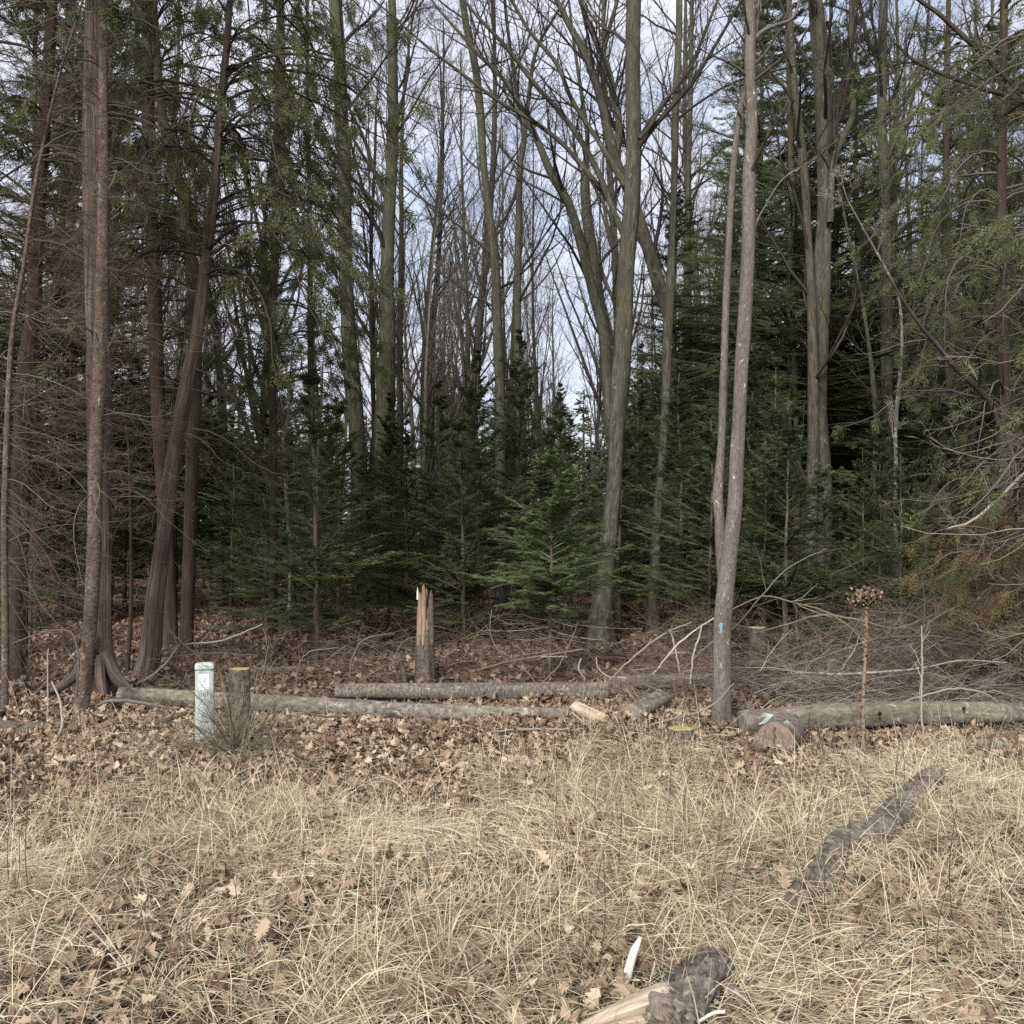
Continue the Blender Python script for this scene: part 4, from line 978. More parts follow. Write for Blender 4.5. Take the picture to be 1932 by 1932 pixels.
# crack on the face
g = G(); n = nrm(A - Bp); up = np.array([0, 0, 1.]); sd = np.cross(n, up)
for q in range(12):
    z1, z2 = .105 - q * .0175, .105 - (q + 1) * .0175
    xo = .006 * sin(q * 1.7)
    c = A + n * .0085
    g.add([c + sd * (xo - .006) + up * z1, c + sd * (xo + .006) + up * z1, c + sd * (xo + .006) + up * z2, c + sd * (xo - .006) + up * z2], quads=[[0, 1, 2, 3]])
part('crack', g, M['dark'], short)
log('fallen_log', P3(-60, 1372, 7.6), P3(162, 1381, 7.45), rw(34, 7.6), rw(22, 7.45), 'hemlock', 'brown log cut by the left edge in front of the flared cedar', seed=9)
log('fallen_log', P3(-80, 1292, 9.6), P3(110, 1298, 9.4), rw(24, 9.6), rw(20, 9.4), 'logdark', 'dark log at the left edge level with the roots of the flared cedar', seed=10)
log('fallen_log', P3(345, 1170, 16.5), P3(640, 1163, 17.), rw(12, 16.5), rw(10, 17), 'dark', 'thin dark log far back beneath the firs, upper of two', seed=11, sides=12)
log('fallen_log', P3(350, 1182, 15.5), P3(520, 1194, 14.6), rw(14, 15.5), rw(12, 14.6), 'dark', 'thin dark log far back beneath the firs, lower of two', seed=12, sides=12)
log('fallen_log', P3(1565, 1252, 9.6), P3(1720, 1222, 10.4), rw(16, 9.6), rw(20, 10.4), 'loglite', 'pale log half buried in the brush pile behind the thick sawn log', seed=13, sides=16)
log('fallen_log', P3(470, 1266, 10.4), P3(560, 1262, 10.4), rw(12, 10.4), rw(12, 10.4), 'hemlock', 'short mossy brown log behind the lichen-topped stump', seed=14, sides=14)
log('short_log', P3(400, 1434, 6.5), P3(455, 1431, 6.6), rw(18, 6.5), rw(16, 6.6), 'loglite', 'short grey log piece on the ground below the shrub by the post', seed=15, sides=16, K=16)
log('short_log', P3(1192, 1350, 7.75), P3(1248, 1322, 8.2), rw(44, 7.75), rw(40, 8.2), 'loglite', 'grey barked log chunk lying askew between the long log and the spotted trunk', seed=16, K=20, amt=.15)
log('short_log', P3(1060, 1346, 8.3), P3(1120, 1356, 8.1), rw(24, 8.3), rw(28, 8.1), 'logdark', 'small dark chunk at the right end of the long slim log', seed=17, K=20, amt=.15)
log('short_log', P3(1088, 1336, 8.1), P3(1134, 1358, 7.6), rw(26, 8.1), rw(30, 7.6), 'wood', 'yellowish bare wood chunk beside the end of the long slim log', seed=18, K=20, endmat='cuttan', amt=.15)
log('short_log', P3(1262, 1348, 8.3), P3(1296, 1352, 8.1), rw(26, 8.3), rw(24, 8.1), 'dark', 'small dark log piece behind the split plank', seed=19, K=16)
# split plank
def slab(name, corners_top, th, mat, label, cat):
    c = np.array(corners_top); n = len(c); d = c - np.array([0, 0, th]); ctr = c.mean(0)
    g = G(); g.add(np.concatenate([c, d]), quads=[[0, 1, 2, 3], [7, 6, 5, 4]] + [[k, k + 4, (k + 1) % 4 + 4, (k + 1) % 4] for k in range(4)], bk=np.concatenate([c, d])[:, [1, 2, 0]])
    return solo(name, g, M[mat], tuple(ctr), label, cat, smooth=False)
slab('split_plank', [P3(1212, 1372, 7.75), P3(1306, 1376, 7.6), P3(1300, 1366, 7.95), P3(1222, 1362, 8.1)], .03, 'wood', 'flat pale split plank lying on the mossy stump in front of the log chunks', 'wood')
# stumps
def stump(x, yb, yt, w, label, mat, endmat, seed=1, lean=0.):
    b = gp(x, yb); d = b[1]; top = at(x, yt, d); top[0] += lean
    o = log('stump', (b[0], b[1], b[2] - .08), top, rw(w, d) * 1.12, rw(w, d), mat, label, endmat, seed=seed, ends=(0, 1), K=30, sides=22, amt=.1, cat='stump')
    return o
stump(453, 1402, 1262, 38, 'narrow sawn stump with a yellow lichen top right of the pale post', 'hemlock', 'cutyellow', 21)
stump(1428, 1270, 1184, 34, 'pale grey sawn stump behind the spotted trunk at the edge of the brush pile', 'firbark', 'cuttan', 22)
stump(1284, 1402, 1374, 48, 'low mossy stump under the end of the split plank', 'hemlock', 'cutyellow', 23)
# branch stubs on the big logs
rg = np.random.default_rng(99)
for o_, pts_ in ((bigL, [(1500, 1352, 7.42), (1580, 1368, 7.40), (1660, 1345, 7.45), (1738, 1352, 7.48), (1820, 1335, 7.55)]), (longL, [(620, 1336, 8.4), (765, 1340, 8.3), (830, 1335, 8.25), (960, 1350, 8.1)])):
    for x_, y_, d_ in pts_:
        c_ = P3(x_, y_, d_); dv = nrm(np.array([rg.normal(0, .3), -1, rg.uniform(-.1, .9)])); P = np.array([c_ - dv * .03, c_ + dv * .012, c_ + dv * .03 * rg.uniform(.6, 1.6)])
        g = G(); tubes(g, P, np.array([.02, .014, .009]) * rg.uniform(.7, 1.1), 9, cap=True); part('branch_stub', g, M['logdark'], o_)
# faded paint on the big log
def patch(o, c, rx, rz, mat, depth, label, n=16, seed=1):
    rg = np.random.default_rng(seed); g = G(); pts = []
    R0 = depth
    for k in range(n):
        a_ = 2 * pi * k / n; q = 1 + rg.normal(0, .14)
        xx, th = rx * cos(a_) * q, (rz * sin(a_) * q) / R0
        pts.append((xx, th))
    ax = np.array(c)
    V = [[ax[0] + xx, ax[1] - (R0 + .006) * cos(th + .45), ax[2] + (R0 + .006) * sin(th + .45)] for xx, th in pts + [(0, 0)]]
    g.add(V, tris=[[k, (k + 1) % n, n] for k in range(n)]); part('paint_mark', g, M[mat], o, label=label)
patch(bigL, P3(1444, 1364, 7.47), .055, .045, 'palegreen', .1, 'faded pale green paint patch', seed=3)
patch(bigL, P3(1428, 1368, 7.465), .022, .02, 'palebl', .1, 'faded pale blue paint patch', seed=4)

# broken snag
b = gp(802, 1288); d = b[1]; r0 = rw(34, d)
o = thing('broken_snag', tuple(b), 'broken-off trunk with a splintered reddish top, standing behind the speckled log', 'snag')
g = G(); z = np.linspace(-.1, .5, 24); P = np.stack([b[0] + 0 * z, b[1] + 0 * z, b[2] + z], -1)
tubes(g, P, r0 * np.linspace(1.2, .97, 24), 26, disp=fluting(31, .08, bump=.02), cap=True); part('trunk', g, M['hemlock'], o)
g = G(); gb = G(); rg = np.random.default_rng(31)
for k in range(20):
    th = 2 * pi * k / 20 + rg.normal(0, .08); rr = r0 * rg.uniform(.55, .80)
    topz = .78 + .17 * rg.uniform(-.6, 1) - (.06 if cos(th) > .3 else 0); z = np.array([.35, .6, topz - .1, topz - .03, topz])
    P = np.stack([b[0] + rr * cos(th) + rg.normal(0, .003, 5), b[1] + rr * sin(th) + 0 * z, b[2] + z], -1)
    right = cos(th) > .55
    tubes(gb if right else g, P, np.array([.027, .026, .022, .013, .003]) * rg.uniform(.7, 1.25), 7)
part('splintered_wood', g, M['woodred'], o); part('bark_strip', gb, M['hemlock'], o)
g = G(); tp = at(788, 1108, d - .05); P = np.array([tp + [0, 0, -.12], tp + [0, 0, -.05], tp]); tubes(g, P, np.array([.011, .010, .002]), 6); part('white_splinter', g, M['woodwhite'], o)
# small leaning stub to its left
g = G(); P, R = trace([(765, 1300, 11), (760, 1262, 11), (752, 1232, 7)], 9.9, 12); tubes(g, P, R, 10, disp=fluting(2, .15), cap=True)
solo('dead_stub', g, M['firbark'], zbase(P[0]), 'small leaning broken stub just left of the broken snag', 'snag')

# ------------------------------------------------------------------ pale marker post
b = gp(387, 1404); d = b[1]; W = rw(34, d); Hh = at(387, 1250, d)[2] - b[2]
o = thing('marker_post', tuple(b), 'pale green plastic utility marker post with a white label, half hidden by a twiggy shrub', 'post')
o.rotation_euler = (0, radians(-.6), radians(14))
def rbox(g, w, dp, z0, z1, bev, dome=0.):
    n = 5; ring = []
    for cx, cy, a0 in ((1, 1, 0), (-1, 1, pi / 2), (-1, -1, pi), (1, -1, 3 * pi / 2)):
        for k in range(n):
            a_ = a0 + pi / 2 * k / (n - 1); ring.append((cx * (w - bev) + bev * cos(a_), cy * (dp - bev) + bev * sin(a_)))
    ring = np.array(ring); m = len(ring); L = [(z0, 1.), (z1 - bev * .6, 1.), (z1 - bev * .2, .975), (z1, .93)]
    if dome: L += [(z1 + dome * .7, .6), (z1 + dome, .25)]
    V = np.concatenate([np.column_stack([ring * s, np.full(m, z)]) for z, s in L] + [[[0, 0, L[-1][0]]]])
    Q = [[a * m + k, a * m + (k + 1) % m, (a + 1) * m + (k + 1) % m, (a + 1) * m + k] for a in range(len(L) - 1) for k in range(m)]
    T = [[(len(L) - 1) * m + k, (len(L) - 1) * m + (k + 1) % m, len(L) * m] for k in range(m)]
    g.add(V, quads=Q, tris=T)
z = np.zeros(3); D_ = W * .75
g = G(); rbox(g, W, D_, -.15, Hh - .045, .012); part('body', g, M['post'], o, base=z)
g = G(); rbox(g, W * .985, D_ * .985, Hh - .05, Hh - .036, .01); part('cap_seam', g, M['seam'], o, base=z)
g = G(); rbox(g, W * 1.03, D_ * 1.03, Hh - .040, Hh - .006, .012, .008); part('cap', g, M['postcap'], o, base=z)
g = G(); rbox(g, W * 1.006, D_ * 1.006, .135, .141, .011); part('base_seam', g, M['seam'], o, base=z)
def plate(x0, x1, z0, z1, y, t=.0015):
    g = G(); v = [[x, yy, zz] for yy in (y, y - t) for x, zz in ((x0, z0), (x1, z0), (x1, z1), (x0, z1))]
    g.add(v, quads=[[4, 5, 6, 7], [0, 4, 7, 3], [1, 2, 6, 5], [3, 7, 6, 2], [0, 1, 5, 4]]); return g
lb = part('label', plate(-W * .62, W * .52, Hh - .185, Hh - .072, -D_ - .0005), M['white'], o, smooth=False, base=z)
def markings(strokes, y, wd, mat, nm, parent):
    g = G()
    for s in strokes:
        P = np.array([[x, y, zz] for x, zz in s], float); g2 = resample(P, 8); tubes(g, g2, np.full(8, wd), 4)
    return part(nm, g, M[mat], parent, base=z)
zc = Hh - .125
# the sticker's grey swirl glyph
markings([[(-.006, zc + .022), (.012, zc + .026), (.006, zc + .012), (-.008, zc + .008)], [(-.010, zc + .004), (.012, zc - .002), (.016, zc - .014)], [(-.024, zc - .012), (-.016, zc - .024), (-.012, zc - .03)]], -D_ - .0025, .0012, 'labelgrey', 'label_symbol', lb)
st = []
for k in range(5): st.append([(-W * .58 + k * .0135, Hh - .195), (-W * .58 + k * .0135 + .002, Hh - .225)])
markings(st, -D_ - .001, .0028, 'labelgrey', 'label_print', lb)
# faint chevron below the label
markings([[(-.035, .27), (-.012, .32), (.012, .27)], [(-.004, .325), (.024, .27)], [(-.020, .19), (-.01, .225), (.002, .19)], [(.014, .225), (.014, .19)], [(.03, .225), (.03, .185)]], -D_ - .001, .0014, 'seam', 'side_markings', o)

# ------------------------------------------------------------------ foreground wood
A = P3(1340, 1846, 3.42); B = P3(1236, 1975, 3.0)
fl = log('foreground_log', A, B, .092, .118, 'furrow', 'rough furrowed log end with a bare wood tongue and a knot', seed=41, K=120, sides=96, fl=rough(41, .24, 9, lo=10, hi=40, slo=12, shi=60, big=.12), endmat='furrow')
g = G(); P = resample([[*P3(1300, 1893, 3.22)], [*P3(1262, 1894, 3.12)], [*P3(1215, 1905, 3.05)], [*P3(1160, 1921, 3.0)], [*P3(1090, 1945, 2.96)]], 40); tubes(g, P, np.interp(np.linspace(0, 1, 40), [0, .3, .6, 1], [.05, .05, .035, .012]), 20, disp=fluting(42, .22, 2, 6)); part('bare_wood', g, M['wood'], fl)
kc = P3(1247, 1903, 2.995); g = G(); P = np.array([kc + [.0, .05, -.01], kc + [0, .01, 0], kc + [0, -.012, .004], kc + [0, -.014, .004]]); tubes(g, P, np.array([.036, .034, .032, .024]), 18, disp=fluting(43, .1), cap=True); part('knot', g, M['cutgrey'], fl)
g = G(); P = resample([[*P3(1350, 1858, 3.32)], [*P3(1378, 1868, 3.26)], [*P3(1410, 1893, 3.2)]], 14); tubes(g, P, np.linspace(.026, .020, 14), 14, disp=fluting(44, .1), cap=True); part('broken_stub', g, M['loglite'], fl)
g = G(); P = resample([[*P3(1172, 1892, 3.24)], [*P3(1181, 1850, 3.26)], [*P3(1195, 1800, 3.27)], [*P3(1209, 1768, 3.28)]], 24); tubes(g, P, np.interp(np.linspace(0, 1, 24), [0, .4, .8, 1], [.009, .014, .013, .005]), 10, disp=fluting(45, .15), cap=True)
solo('bleached_stick', g, M['woodwhite'], tuple(P[0]), 'bleached white stick standing aslant in the grass by the foreground log', 'stick')
g = G(); P = resample([[*P3(1318, 1928, 3.0)], [*P3(1345, 1912, 3.03)], [*P3(1366, 1909, 3.05)]], 10); tubes(g, P, np.linspace(.005, .006, 10), 8, cap=True)
solo('bleached_stick', g, M['woodwhite'], tuple(P[0]), 'short pale stick below the broken stub of the foreground log', 'stick')
# diagonal rotting log
rows = [[*P3(x_, y_, CAMH * FPX / (y_ - 1000)), r] for x_, y_, r in ((1765, 1492, .03), (1748, 1512, .062), (1690, 1560, .066), (1630, 1600, .07), (1575, 1640, .066), (1530, 1685, .055), (1500, 1725, .03))]
q = resample(rows, 160); q[:, 2] = gz(q[:, 0], q[:, 1]) + .056 + .012 * np.sin(np.linspace(0, 14, 160)); q[:, 0] += .02 * np.sin(np.linspace(0, 17, 160))
g = G(); tubes(g, q[:, :3], q[:, 3] * (1 + .05 * np.sin(np.linspace(0, 23, 160))), 56, disp=rough(46, .22, 8, big=.1), cap=True)
solo('rotting_log', g, M['furrow'], tuple(q[0, :3]), 'dark rough-barked rotting log running diagonally through the straw on the right', 'log')
g = G(); P, R = trace([(1712, 1462, 8), (1790, 1425, 26), (1850, 1396, 30), (1905, 1375, 14)], 6.9, 30, below=0); P[:, 2] = gz(P[:, 0], P[:, 1]) + .04; tubes(g, P, R * .8, 20, disp=rough(47, .2)); solo('rotting_log', g, M['furrow'], tuple(P[0]), 'low mound of rotting wood under grass below the right end of the thick log', 'log')

# ------------------------------------------------------------------ branches on the ground and brush
def branch(name, spec, d, mat, label, seed=1, n=6, cat='branch', group=None, dead=None, n2=4, lf=.35):
    rg = np.random.default_rng(seed); P, R = trace(spec, d, 24, below=0); R = R * .78; P = P + rg.normal(0, .0022, P.shape)
    g = G(); tubes(g, P, R, 8, a=rg.uniform(.4, .9)); base = tuple(P[0])
    if n:
        C, CR = grow(rg, P[None], R[None], n, .2, .95, (.4, .9), lf, 7, .15, .3, .5, .3); tubes(g, C, CR, 4, a=rg.uniform(.3, 1, len(C)))
        C2, CR2 = grow(rg, C, CR, n2, .2, 1, (.4, .9), .4, 5, .1, .3, .6, .4); tubes(g, C2, CR2, 3, a=rg.uniform(.3, 1, len(C2)))
    return solo(name, g, M[mat], base, label, cat, group)
BRS = [([(1290, 1262, 5), (1340, 1215, 5), (1390, 1180, 4), (1440, 1120, 4), (1490, 1070, 3), (1560, 1035, 2)], 8.6, 'twiggrey', 'long thin branch rising right from the foot of the spotted trunk', 5),
       ([(1230, 1275, 4), (1275, 1220, 5), (1310, 1190, 4), (1352, 1163, 3)], 8.6, 'twigpale', 'pale forked branch leaning right just left of the spotted trunk', 3),
       ([(1325, 1178, 3), (1318, 1205, 5), (1308, 1235, 5), (1302, 1290, 4)], 8.4, 'twigpale', 'thick pale crooked twig standing left of the spotted trunk', 1),
       ([(1150, 1283, 4), (1195, 1240, 5), (1240, 1205, 5), (1268, 1188, 4), (1306, 1174, 3)], 9., 'twigpale', 'pale branch slanting up right over the short log with the pale end', 4),
       ([(1265, 1190, 4), (1272, 1215, 4), (1280, 1255, 4), (1283, 1272, 3)], 9., 'twigpale', 'thin pale twig hanging down to the short log from the slanting branch', 0),
       ([(1125, 1240, 3), (1128, 1258, 3), (1145, 1275, 3), (1180, 1280, 3)], 9., 'twigpale', 'hooked pale twig above the pale end of the short log', 0),
       ([(1215, 1373, 4), (1265, 1357, 5), (1300, 1350, 5), (1345, 1330, 5), (1370, 1305, 3), (1385, 1290, 2)], 7.5, 'twigpale', 'white peeled branch lying across the foot of the spotted trunk', 3),
       ([(1385, 1285, 4), (1450, 1262, 5), (1530, 1248, 5), (1600, 1222, 6), (1660, 1205, 5), (1750, 1200, 4), (1820, 1208, 2)], 9., 'twiggrey', 'long branch arching low over the left part of the brush pile', 6),
       ([(1500, 1268, 4), (1580, 1272, 5), (1660, 1268, 5), (1740, 1260, 4), (1820, 1246, 3), (1900, 1250, 2)], 8.6, 'twigpale', 'long level branch along the front of the brush pile', 5),
       ([(1420, 1195, 3), (1480, 1180, 4), (1550, 1160, 5), (1620, 1170, 5), (1690, 1185, 4), (1760, 1160, 3)], 9.4, 'twiggreen', 'greenish branch arching above the sawn stump', 6),
       ([(1380, 1150, 3), (1440, 1125, 4), (1490, 1135, 4), (1560, 1155, 4), (1610, 1190, 4), (1640, 1230, 3)], 9.2, 'twiggreen', 'greenish arching branch right of the spotted trunk', 6),
       ([(1700, 1325, 4), (1760, 1308, 5), (1800, 1300, 5), (1850, 1305, 4), (1885, 1325, 3)], 7.9, 'twigpale', 'pale branch lying on the right part of the thick sawn log', 2),
       ([(1640, 1270, 4), (1700, 1220, 5), (1760, 1170, 5), (1830, 1135, 4), (1890, 1130, 3), (1932, 1150, 2)], 9.6, 'twiggrey', 'long thin branch rising right over the brush pile toward the rusty cedar', 6),
       ([(1788, 997, 4), (1830, 985, 6), (1880, 945, 7), (1932, 894, 8), (2010, 840, 9)], 9., 'twigpale', 'pale bare bough entering from the right edge above the rusty cedar', 7),
       ([(1376, 1258, 5), (1420, 1290, 6), (1470, 1310, 6), (1540, 1330, 4)], 8.6, 'twigdark', 'dark branch slanting down right behind the left end of the thick log', 3),
       ([(175, 1338, 6), (200, 1324, 9), (240, 1322, 9), (285, 1330, 8), (335, 1338, 5)], 8.4, 'twiggrey', 'curved grey branch on the leaves in front of the flared cedar', 1),
       ([(285, 1367, 8), (320, 1358, 9), (352, 1345, 5)], 7.8, 'twigdark', 'dark branch piece on the leaves left of the pale post', 1),
       ([(318, 1270, 4), (335, 1230, 5), (350, 1200, 3)], 9.6, 'twigdark', 'dark prop-like branch right of the leaning cedar foot', 3),
       ([(225, 1300, 4), (270, 1285, 7), (310, 1255, 8), (340, 1215, 4)], 9.5, 'twigbrown', 'brown branch slanting up right in front of the leaning cedar foot', 2),
       ([(330, 1200, 3), (375, 1240, 4), (420, 1285, 3)], 9.4, 'twigbrown', 'brown branch slanting down toward the pale post', 2),
       ([(305, 1225, 3), (360, 1215, 4), (420, 1208, 4), (495, 1178, 3)], 10.5, 'twigpale', 'straight pale branch lying behind the pale post', 2),
       ([(320, 1240, 3), (400, 1232, 4), (480, 1236, 3)], 10., 'twigbrown', 'level brown branch lying behind the pale post', 3),
       ([(560, 1300, 2), (562, 1260, 3), (585, 1230, 3), (640, 1222, 2)], 9.4, 'twiggrey', 'pale cane arching right at the left end of the speckled log', 4),
       ([(660, 1285, 3), (665, 1240, 4), (690, 1205, 3), (745, 1195, 2)], 9.6, 'twiggrey', 'pale cane arching over left of the broken snag', 4),
       ([(752, 1290, 2), (745, 1245, 4), (762, 1210, 3), (800, 1198, 2)], 9.6, 'twiggrey', 'pale cane curving up beside the leaning broken stub', 4),
       ([(1010, 1287, 3), (990, 1265, 4), (950, 1240, 4), (925, 1195, 3), (928, 1150, 2)], 9.5, 'twiggrey', 'pale curved cane right of the broken snag', 4),
       ([(900, 1265, 3), (960, 1248, 5), (1040, 1235, 5), (1100, 1225, 4)], 9.8, 'twigbrown', 'straight brown branch slanting over the centre brush', 3),
       ([(1020, 1292, 3), (1055, 1255, 4), (1075, 1215, 3), (1090, 1175, 2)], 9.2, 'twigbrown', 'thin branch rising past the stem of the small bright fir', 2),
       ([(1070, 1239, 3), (1055, 1239, 3), (1020, 1239, 3)], 9.2, 'twigpale', 'short level pale stick crossing the stem of the small bright fir', 0),
       ([(1096, 1242, 4), (1092, 1262, 5), (1104, 1282, 3)], 9., 'twigpale', 'short thick pale crook right of the stem of the small bright fir', 0),
       ([(915, 1382, 3), (980, 1376, 5), (1060, 1376, 5), (1120, 1374, 3)], 7.5, 'twigpale', 'level pale stick on the leaves just in front of the long slim log', 0),
       ([(1080, 1345, 5), (1135, 1395, 6), (1190, 1440, 4), (1260, 1500, 3)], 7.4, 'twigpale', 'long tan stick slanting down right from the end of the long slim log', 1),
       ([(1255, 1455, 6), (1285, 1485, 7), (1300, 1500, 4)], 5.9, 'twigpale', 'short thick tan stick in the straw below the split plank', 0),
       ([(1180, 1300, 6), (1195, 1318, 7), (1205, 1330, 5)], 8.2, 'twigpale', 'short white splinter standing among the log chunks', 0),
       ([(90, 1225, 3), (90, 1310, 4), (89, 1395, 4)], 7.6, 'twigpale', 'thin upright grey stick near the left edge', 1),
       ([(95, 1408, 5), (117, 1370, 6), (112, 1320, 5), (97, 1285, 4)], 7.2, 'twigpale', 'crooked lichened stick beside the thin upright grey stick', 2),
       ([(145, 1312, 5), (148, 1240, 5), (135, 1195, 5), (95, 1190, 4), (20, 1215, 3)], 8.2, 'twiggrey', 'bare branch bending down left of the scaly slim trunk', 4),
       ([(1742, 1405, 6), (1738, 1330, 5), (1740, 1260, 5), (1738, 1180, 3)], 7.3, 'twigpale', 'thin pale upright sapling right of the tall seed stalk', 5),
       ([(560, 1340, 4), (620, 1352, 5), (700, 1345, 3)], 7.8, 'twigbrown', 'reddish stick lying on the leaves right of the lichen-topped stump', 2)]
for k, (sp, d_, mt, lab, n) in enumerate(BRS):
    branch('fallen_branch', sp, d_, mt, lab, seed=500 + k, n=n)

def tangle(seed, n, xr, yr, zr, mat, name, L=(.4, 1.5), r=(.002, .007), base=(0, 0, 0), xfun=None, up=.2, drp=.7):
    rg = np.random.default_rng(seed); g = G()
    px = rg.uniform(*xr, n); d = rg.uniform(*yr, n); x = (px - 966) / FPX * d; y = d
    z = gz(x, y) + rg.uniform(0, 1, n) ** 1.6 * (zr if xfun is None else xfun(px) * zr)
    az = rg.normal(0, .55, n) + rg.choice([0, pi], n); el = rg.normal(up, .35, n); Ln = rg.uniform(*L, n); K = 8
    P = np.empty((n, K, 3)); P[:, 0] = np.stack([x, y, z], -1)
    for k in range(1, K):
        dd = np.stack([np.cos(az) * np.cos(el), np.sin(az) * np.cos(el), np.sin(el)], -1); P[:, k] = P[:, k - 1] + dd * (Ln / (K - 1))[:, None]
        P[:, k, 2] = np.maximum(P[:, k, 2], gz(P[:, k, 0], P[:, k, 1]) + .02)
        el = el - drp / K + rg.normal(0, .13, n); az = az + rg.normal(0, .12, n)
    R = rg.uniform(*r, n)[:, None] * np.linspace(1, .3, K); av = rg.beta(2, 2, n)
    tubes(g, P, R, 4, a=av)
    C, CR = grow(rg, P, R, 6, .15, 1., (.4, .9), .4, 5, 0., .3, .55, .4); tubes(g, C, CR, 3, a=np.repeat(av, 6))
    C2, CR2 = grow(rg, C, CR, 3, .2, 1., (.4, .9), .45, 4, 0., .3, .6, .5); tubes(g, C2, np.maximum(CR2, .0009), 3, a=np.repeat(av, 18))
    return solo(name, g, M[mat], base, kind='stuff')
tangle(61, 640, (1400, 2010), (8.3, 11.), .62, 'brush', 'brush_undergrowth', xfun=lambda x: np.interp(x, [1400, 1520, 1700, 1932], [.35, .6, .95, 1.2]))
tangle(62, 330, (600, 1360), (9.6, 12.), .40, 'brush', 'brush_undergrowth', L=(.3, 1.1), r=(.0015, .005))
tangle(63, 90, (1180, 1400), (8.2, 9.6), .3, 'brush', 'brush_undergrowth', L=(.3, .9), r=(.002, .005))
tangle(64, 110, (-30, 560), (9.2, 13.5), .3, 'brush', 'brush_undergrowth', L=(.3, 1.1), r=(.0015, .005))
tangle(65, 240, (1420, 1960), (7.9, 9.2), .3, 'twigpale', 'brush_undergrowth', L=(.3, 1.0), r=(.0015, .004))

# twiggy shrubs
def shrub(x, y, seed, n, L, mat, label, r=.004, spread=1.0, n2=8, n3=6):
    rg = np.random.default_rng(seed); b = gp(x, y); g = G(); K = 9
    az = rg.uniform(0, 6.28, n); el = rg.uniform(.35, 1.4, n); Ln = L * rg.uniform(.5, 1.1, n); P = np.empty((n, K, 3)); P[:, 0] = b + np.stack([rg.normal(0, .02, n), rg.normal(0, .02, n), 0 * az], -1)
    for k in range(1, K):
        dd = np.stack([np.cos(az) * np.cos(el) * spread, np.sin(az) * np.cos(el) * spread, np.sin(el)], -1); P[:, k] = P[:, k - 1] + dd * (Ln / (K - 1))[:, None]
        el = el - .07 + rg.normal(0, .12, n); az = az + rg.normal(0, .15, n)
    R = r * rg.uniform(.7, 1.2, n)[:, None] * np.linspace(1, .35, K); tubes(g, P, R, 5, a=rg.uniform(0, .7, n))
    C, CR = grow(rg, P, R, n2, .15, 1., (.4, 1.), .42, 6, .2, .35, .55, .4); tubes(g, C, CR, 3, a=rg.uniform(0, 1, len(C)))
    C2, CR2 = grow(rg, C, CR, n3, .2, 1., (.4, 1.), .45, 4, .1, .35, .6, .5); tubes(g, C2, np.maximum(CR2, .0009), 3, a=rg.uniform(0, 1, len(C2)))
    return solo('twiggy_shrub', g, M[mat], tuple(b), label, 'shrub')
shrub(446, 1434, 71, 38, .78, 'twiggreen', 'low leafless olive shrub growing against the pale post and stump', r=.0055, n2=10)
shrub(1500, 1290, 72, 12, 1.1, 'twiggreen', 'tall leafless greenish shrub behind the left end of the thick sawn log', r=.006)
shrub(1690, 1300, 73, 12, 1.0, 'twiggrey', 'leafless grey shrub behind the tall seed stalk', r=.005)
shrub(60, 1300, 74, 12, .9, 'twigbrown', 'leafless brown shrub left of the flared cedar roots')
shrub(330, 1300, 75, 10, .55, 'twigbrown', 'small leafless brown shrub right of the leaning cedar foot')

# tall seed stalk
b = gp(1630, 1440); d = b[1]
o = thing('seed_stalk', tuple(b), 'tall dry brown seed stalk with a knobbly head by the thick sawn log', 'plant')
rg = np.random.default_rng(77); tp = at(1636, 1150, d); g = G()
P = resample([[*b], [*at(1629, 1330, d)], [*at(1633, 1230, d)], [*tp]], 40); tubes(g, P, np.linspace(.011, .007, 40), 8, a=.75, disp=fluting(7, .2))
n = 170; t_ = rg.uniform(.06, 1, n); base = np.stack([np.interp(t_, np.linspace(0, 1, 40), P[:, k]) for k in range(3)], -1)
dr = nrm(np.stack([rg.normal(0, 1, n), rg.normal(0, 1, n), rg.uniform(.2, 1.2, n)], -1)); Ls = rg.uniform(.012, .03, n)
PP = np.stack([base, base + dr * Ls[:, None] * .6, base + dr * Ls[:, None]], 1); tubes(g, PP, np.array([[.004, .006, .002]]) * rg.uniform(.7, 1.3, (n, 1)), 4, a=rg.uniform(0, 1, n))
part('stem', g, M['mullein'], o)
g = G(); n = 420; hc = at(1636, 1128, d); off = rg.normal(0, 1, (n, 3)) * np.array([.028, .024, .024]); off[:60] = rg.normal(0, 1, (60, 3)) * .018 + np.array([-.075, 0, -.02]); off[60:110] = rg.normal(0, 1, (50, 3)) * .018 + np.array([.055, 0, .01])
PP = np.stack([hc + off, hc + off + rg.normal(0, .008, (n, 3)), hc + off * 1.12 + np.array([0, 0, .012])], 1); tubes(g, PP, np.array([[.006, .009, .003]]) * rg.uniform(.7, 1.3, (n, 1)), 5, a=rg.uniform(0, .9, n)); part('seed_head', g, M['mullein'], o)

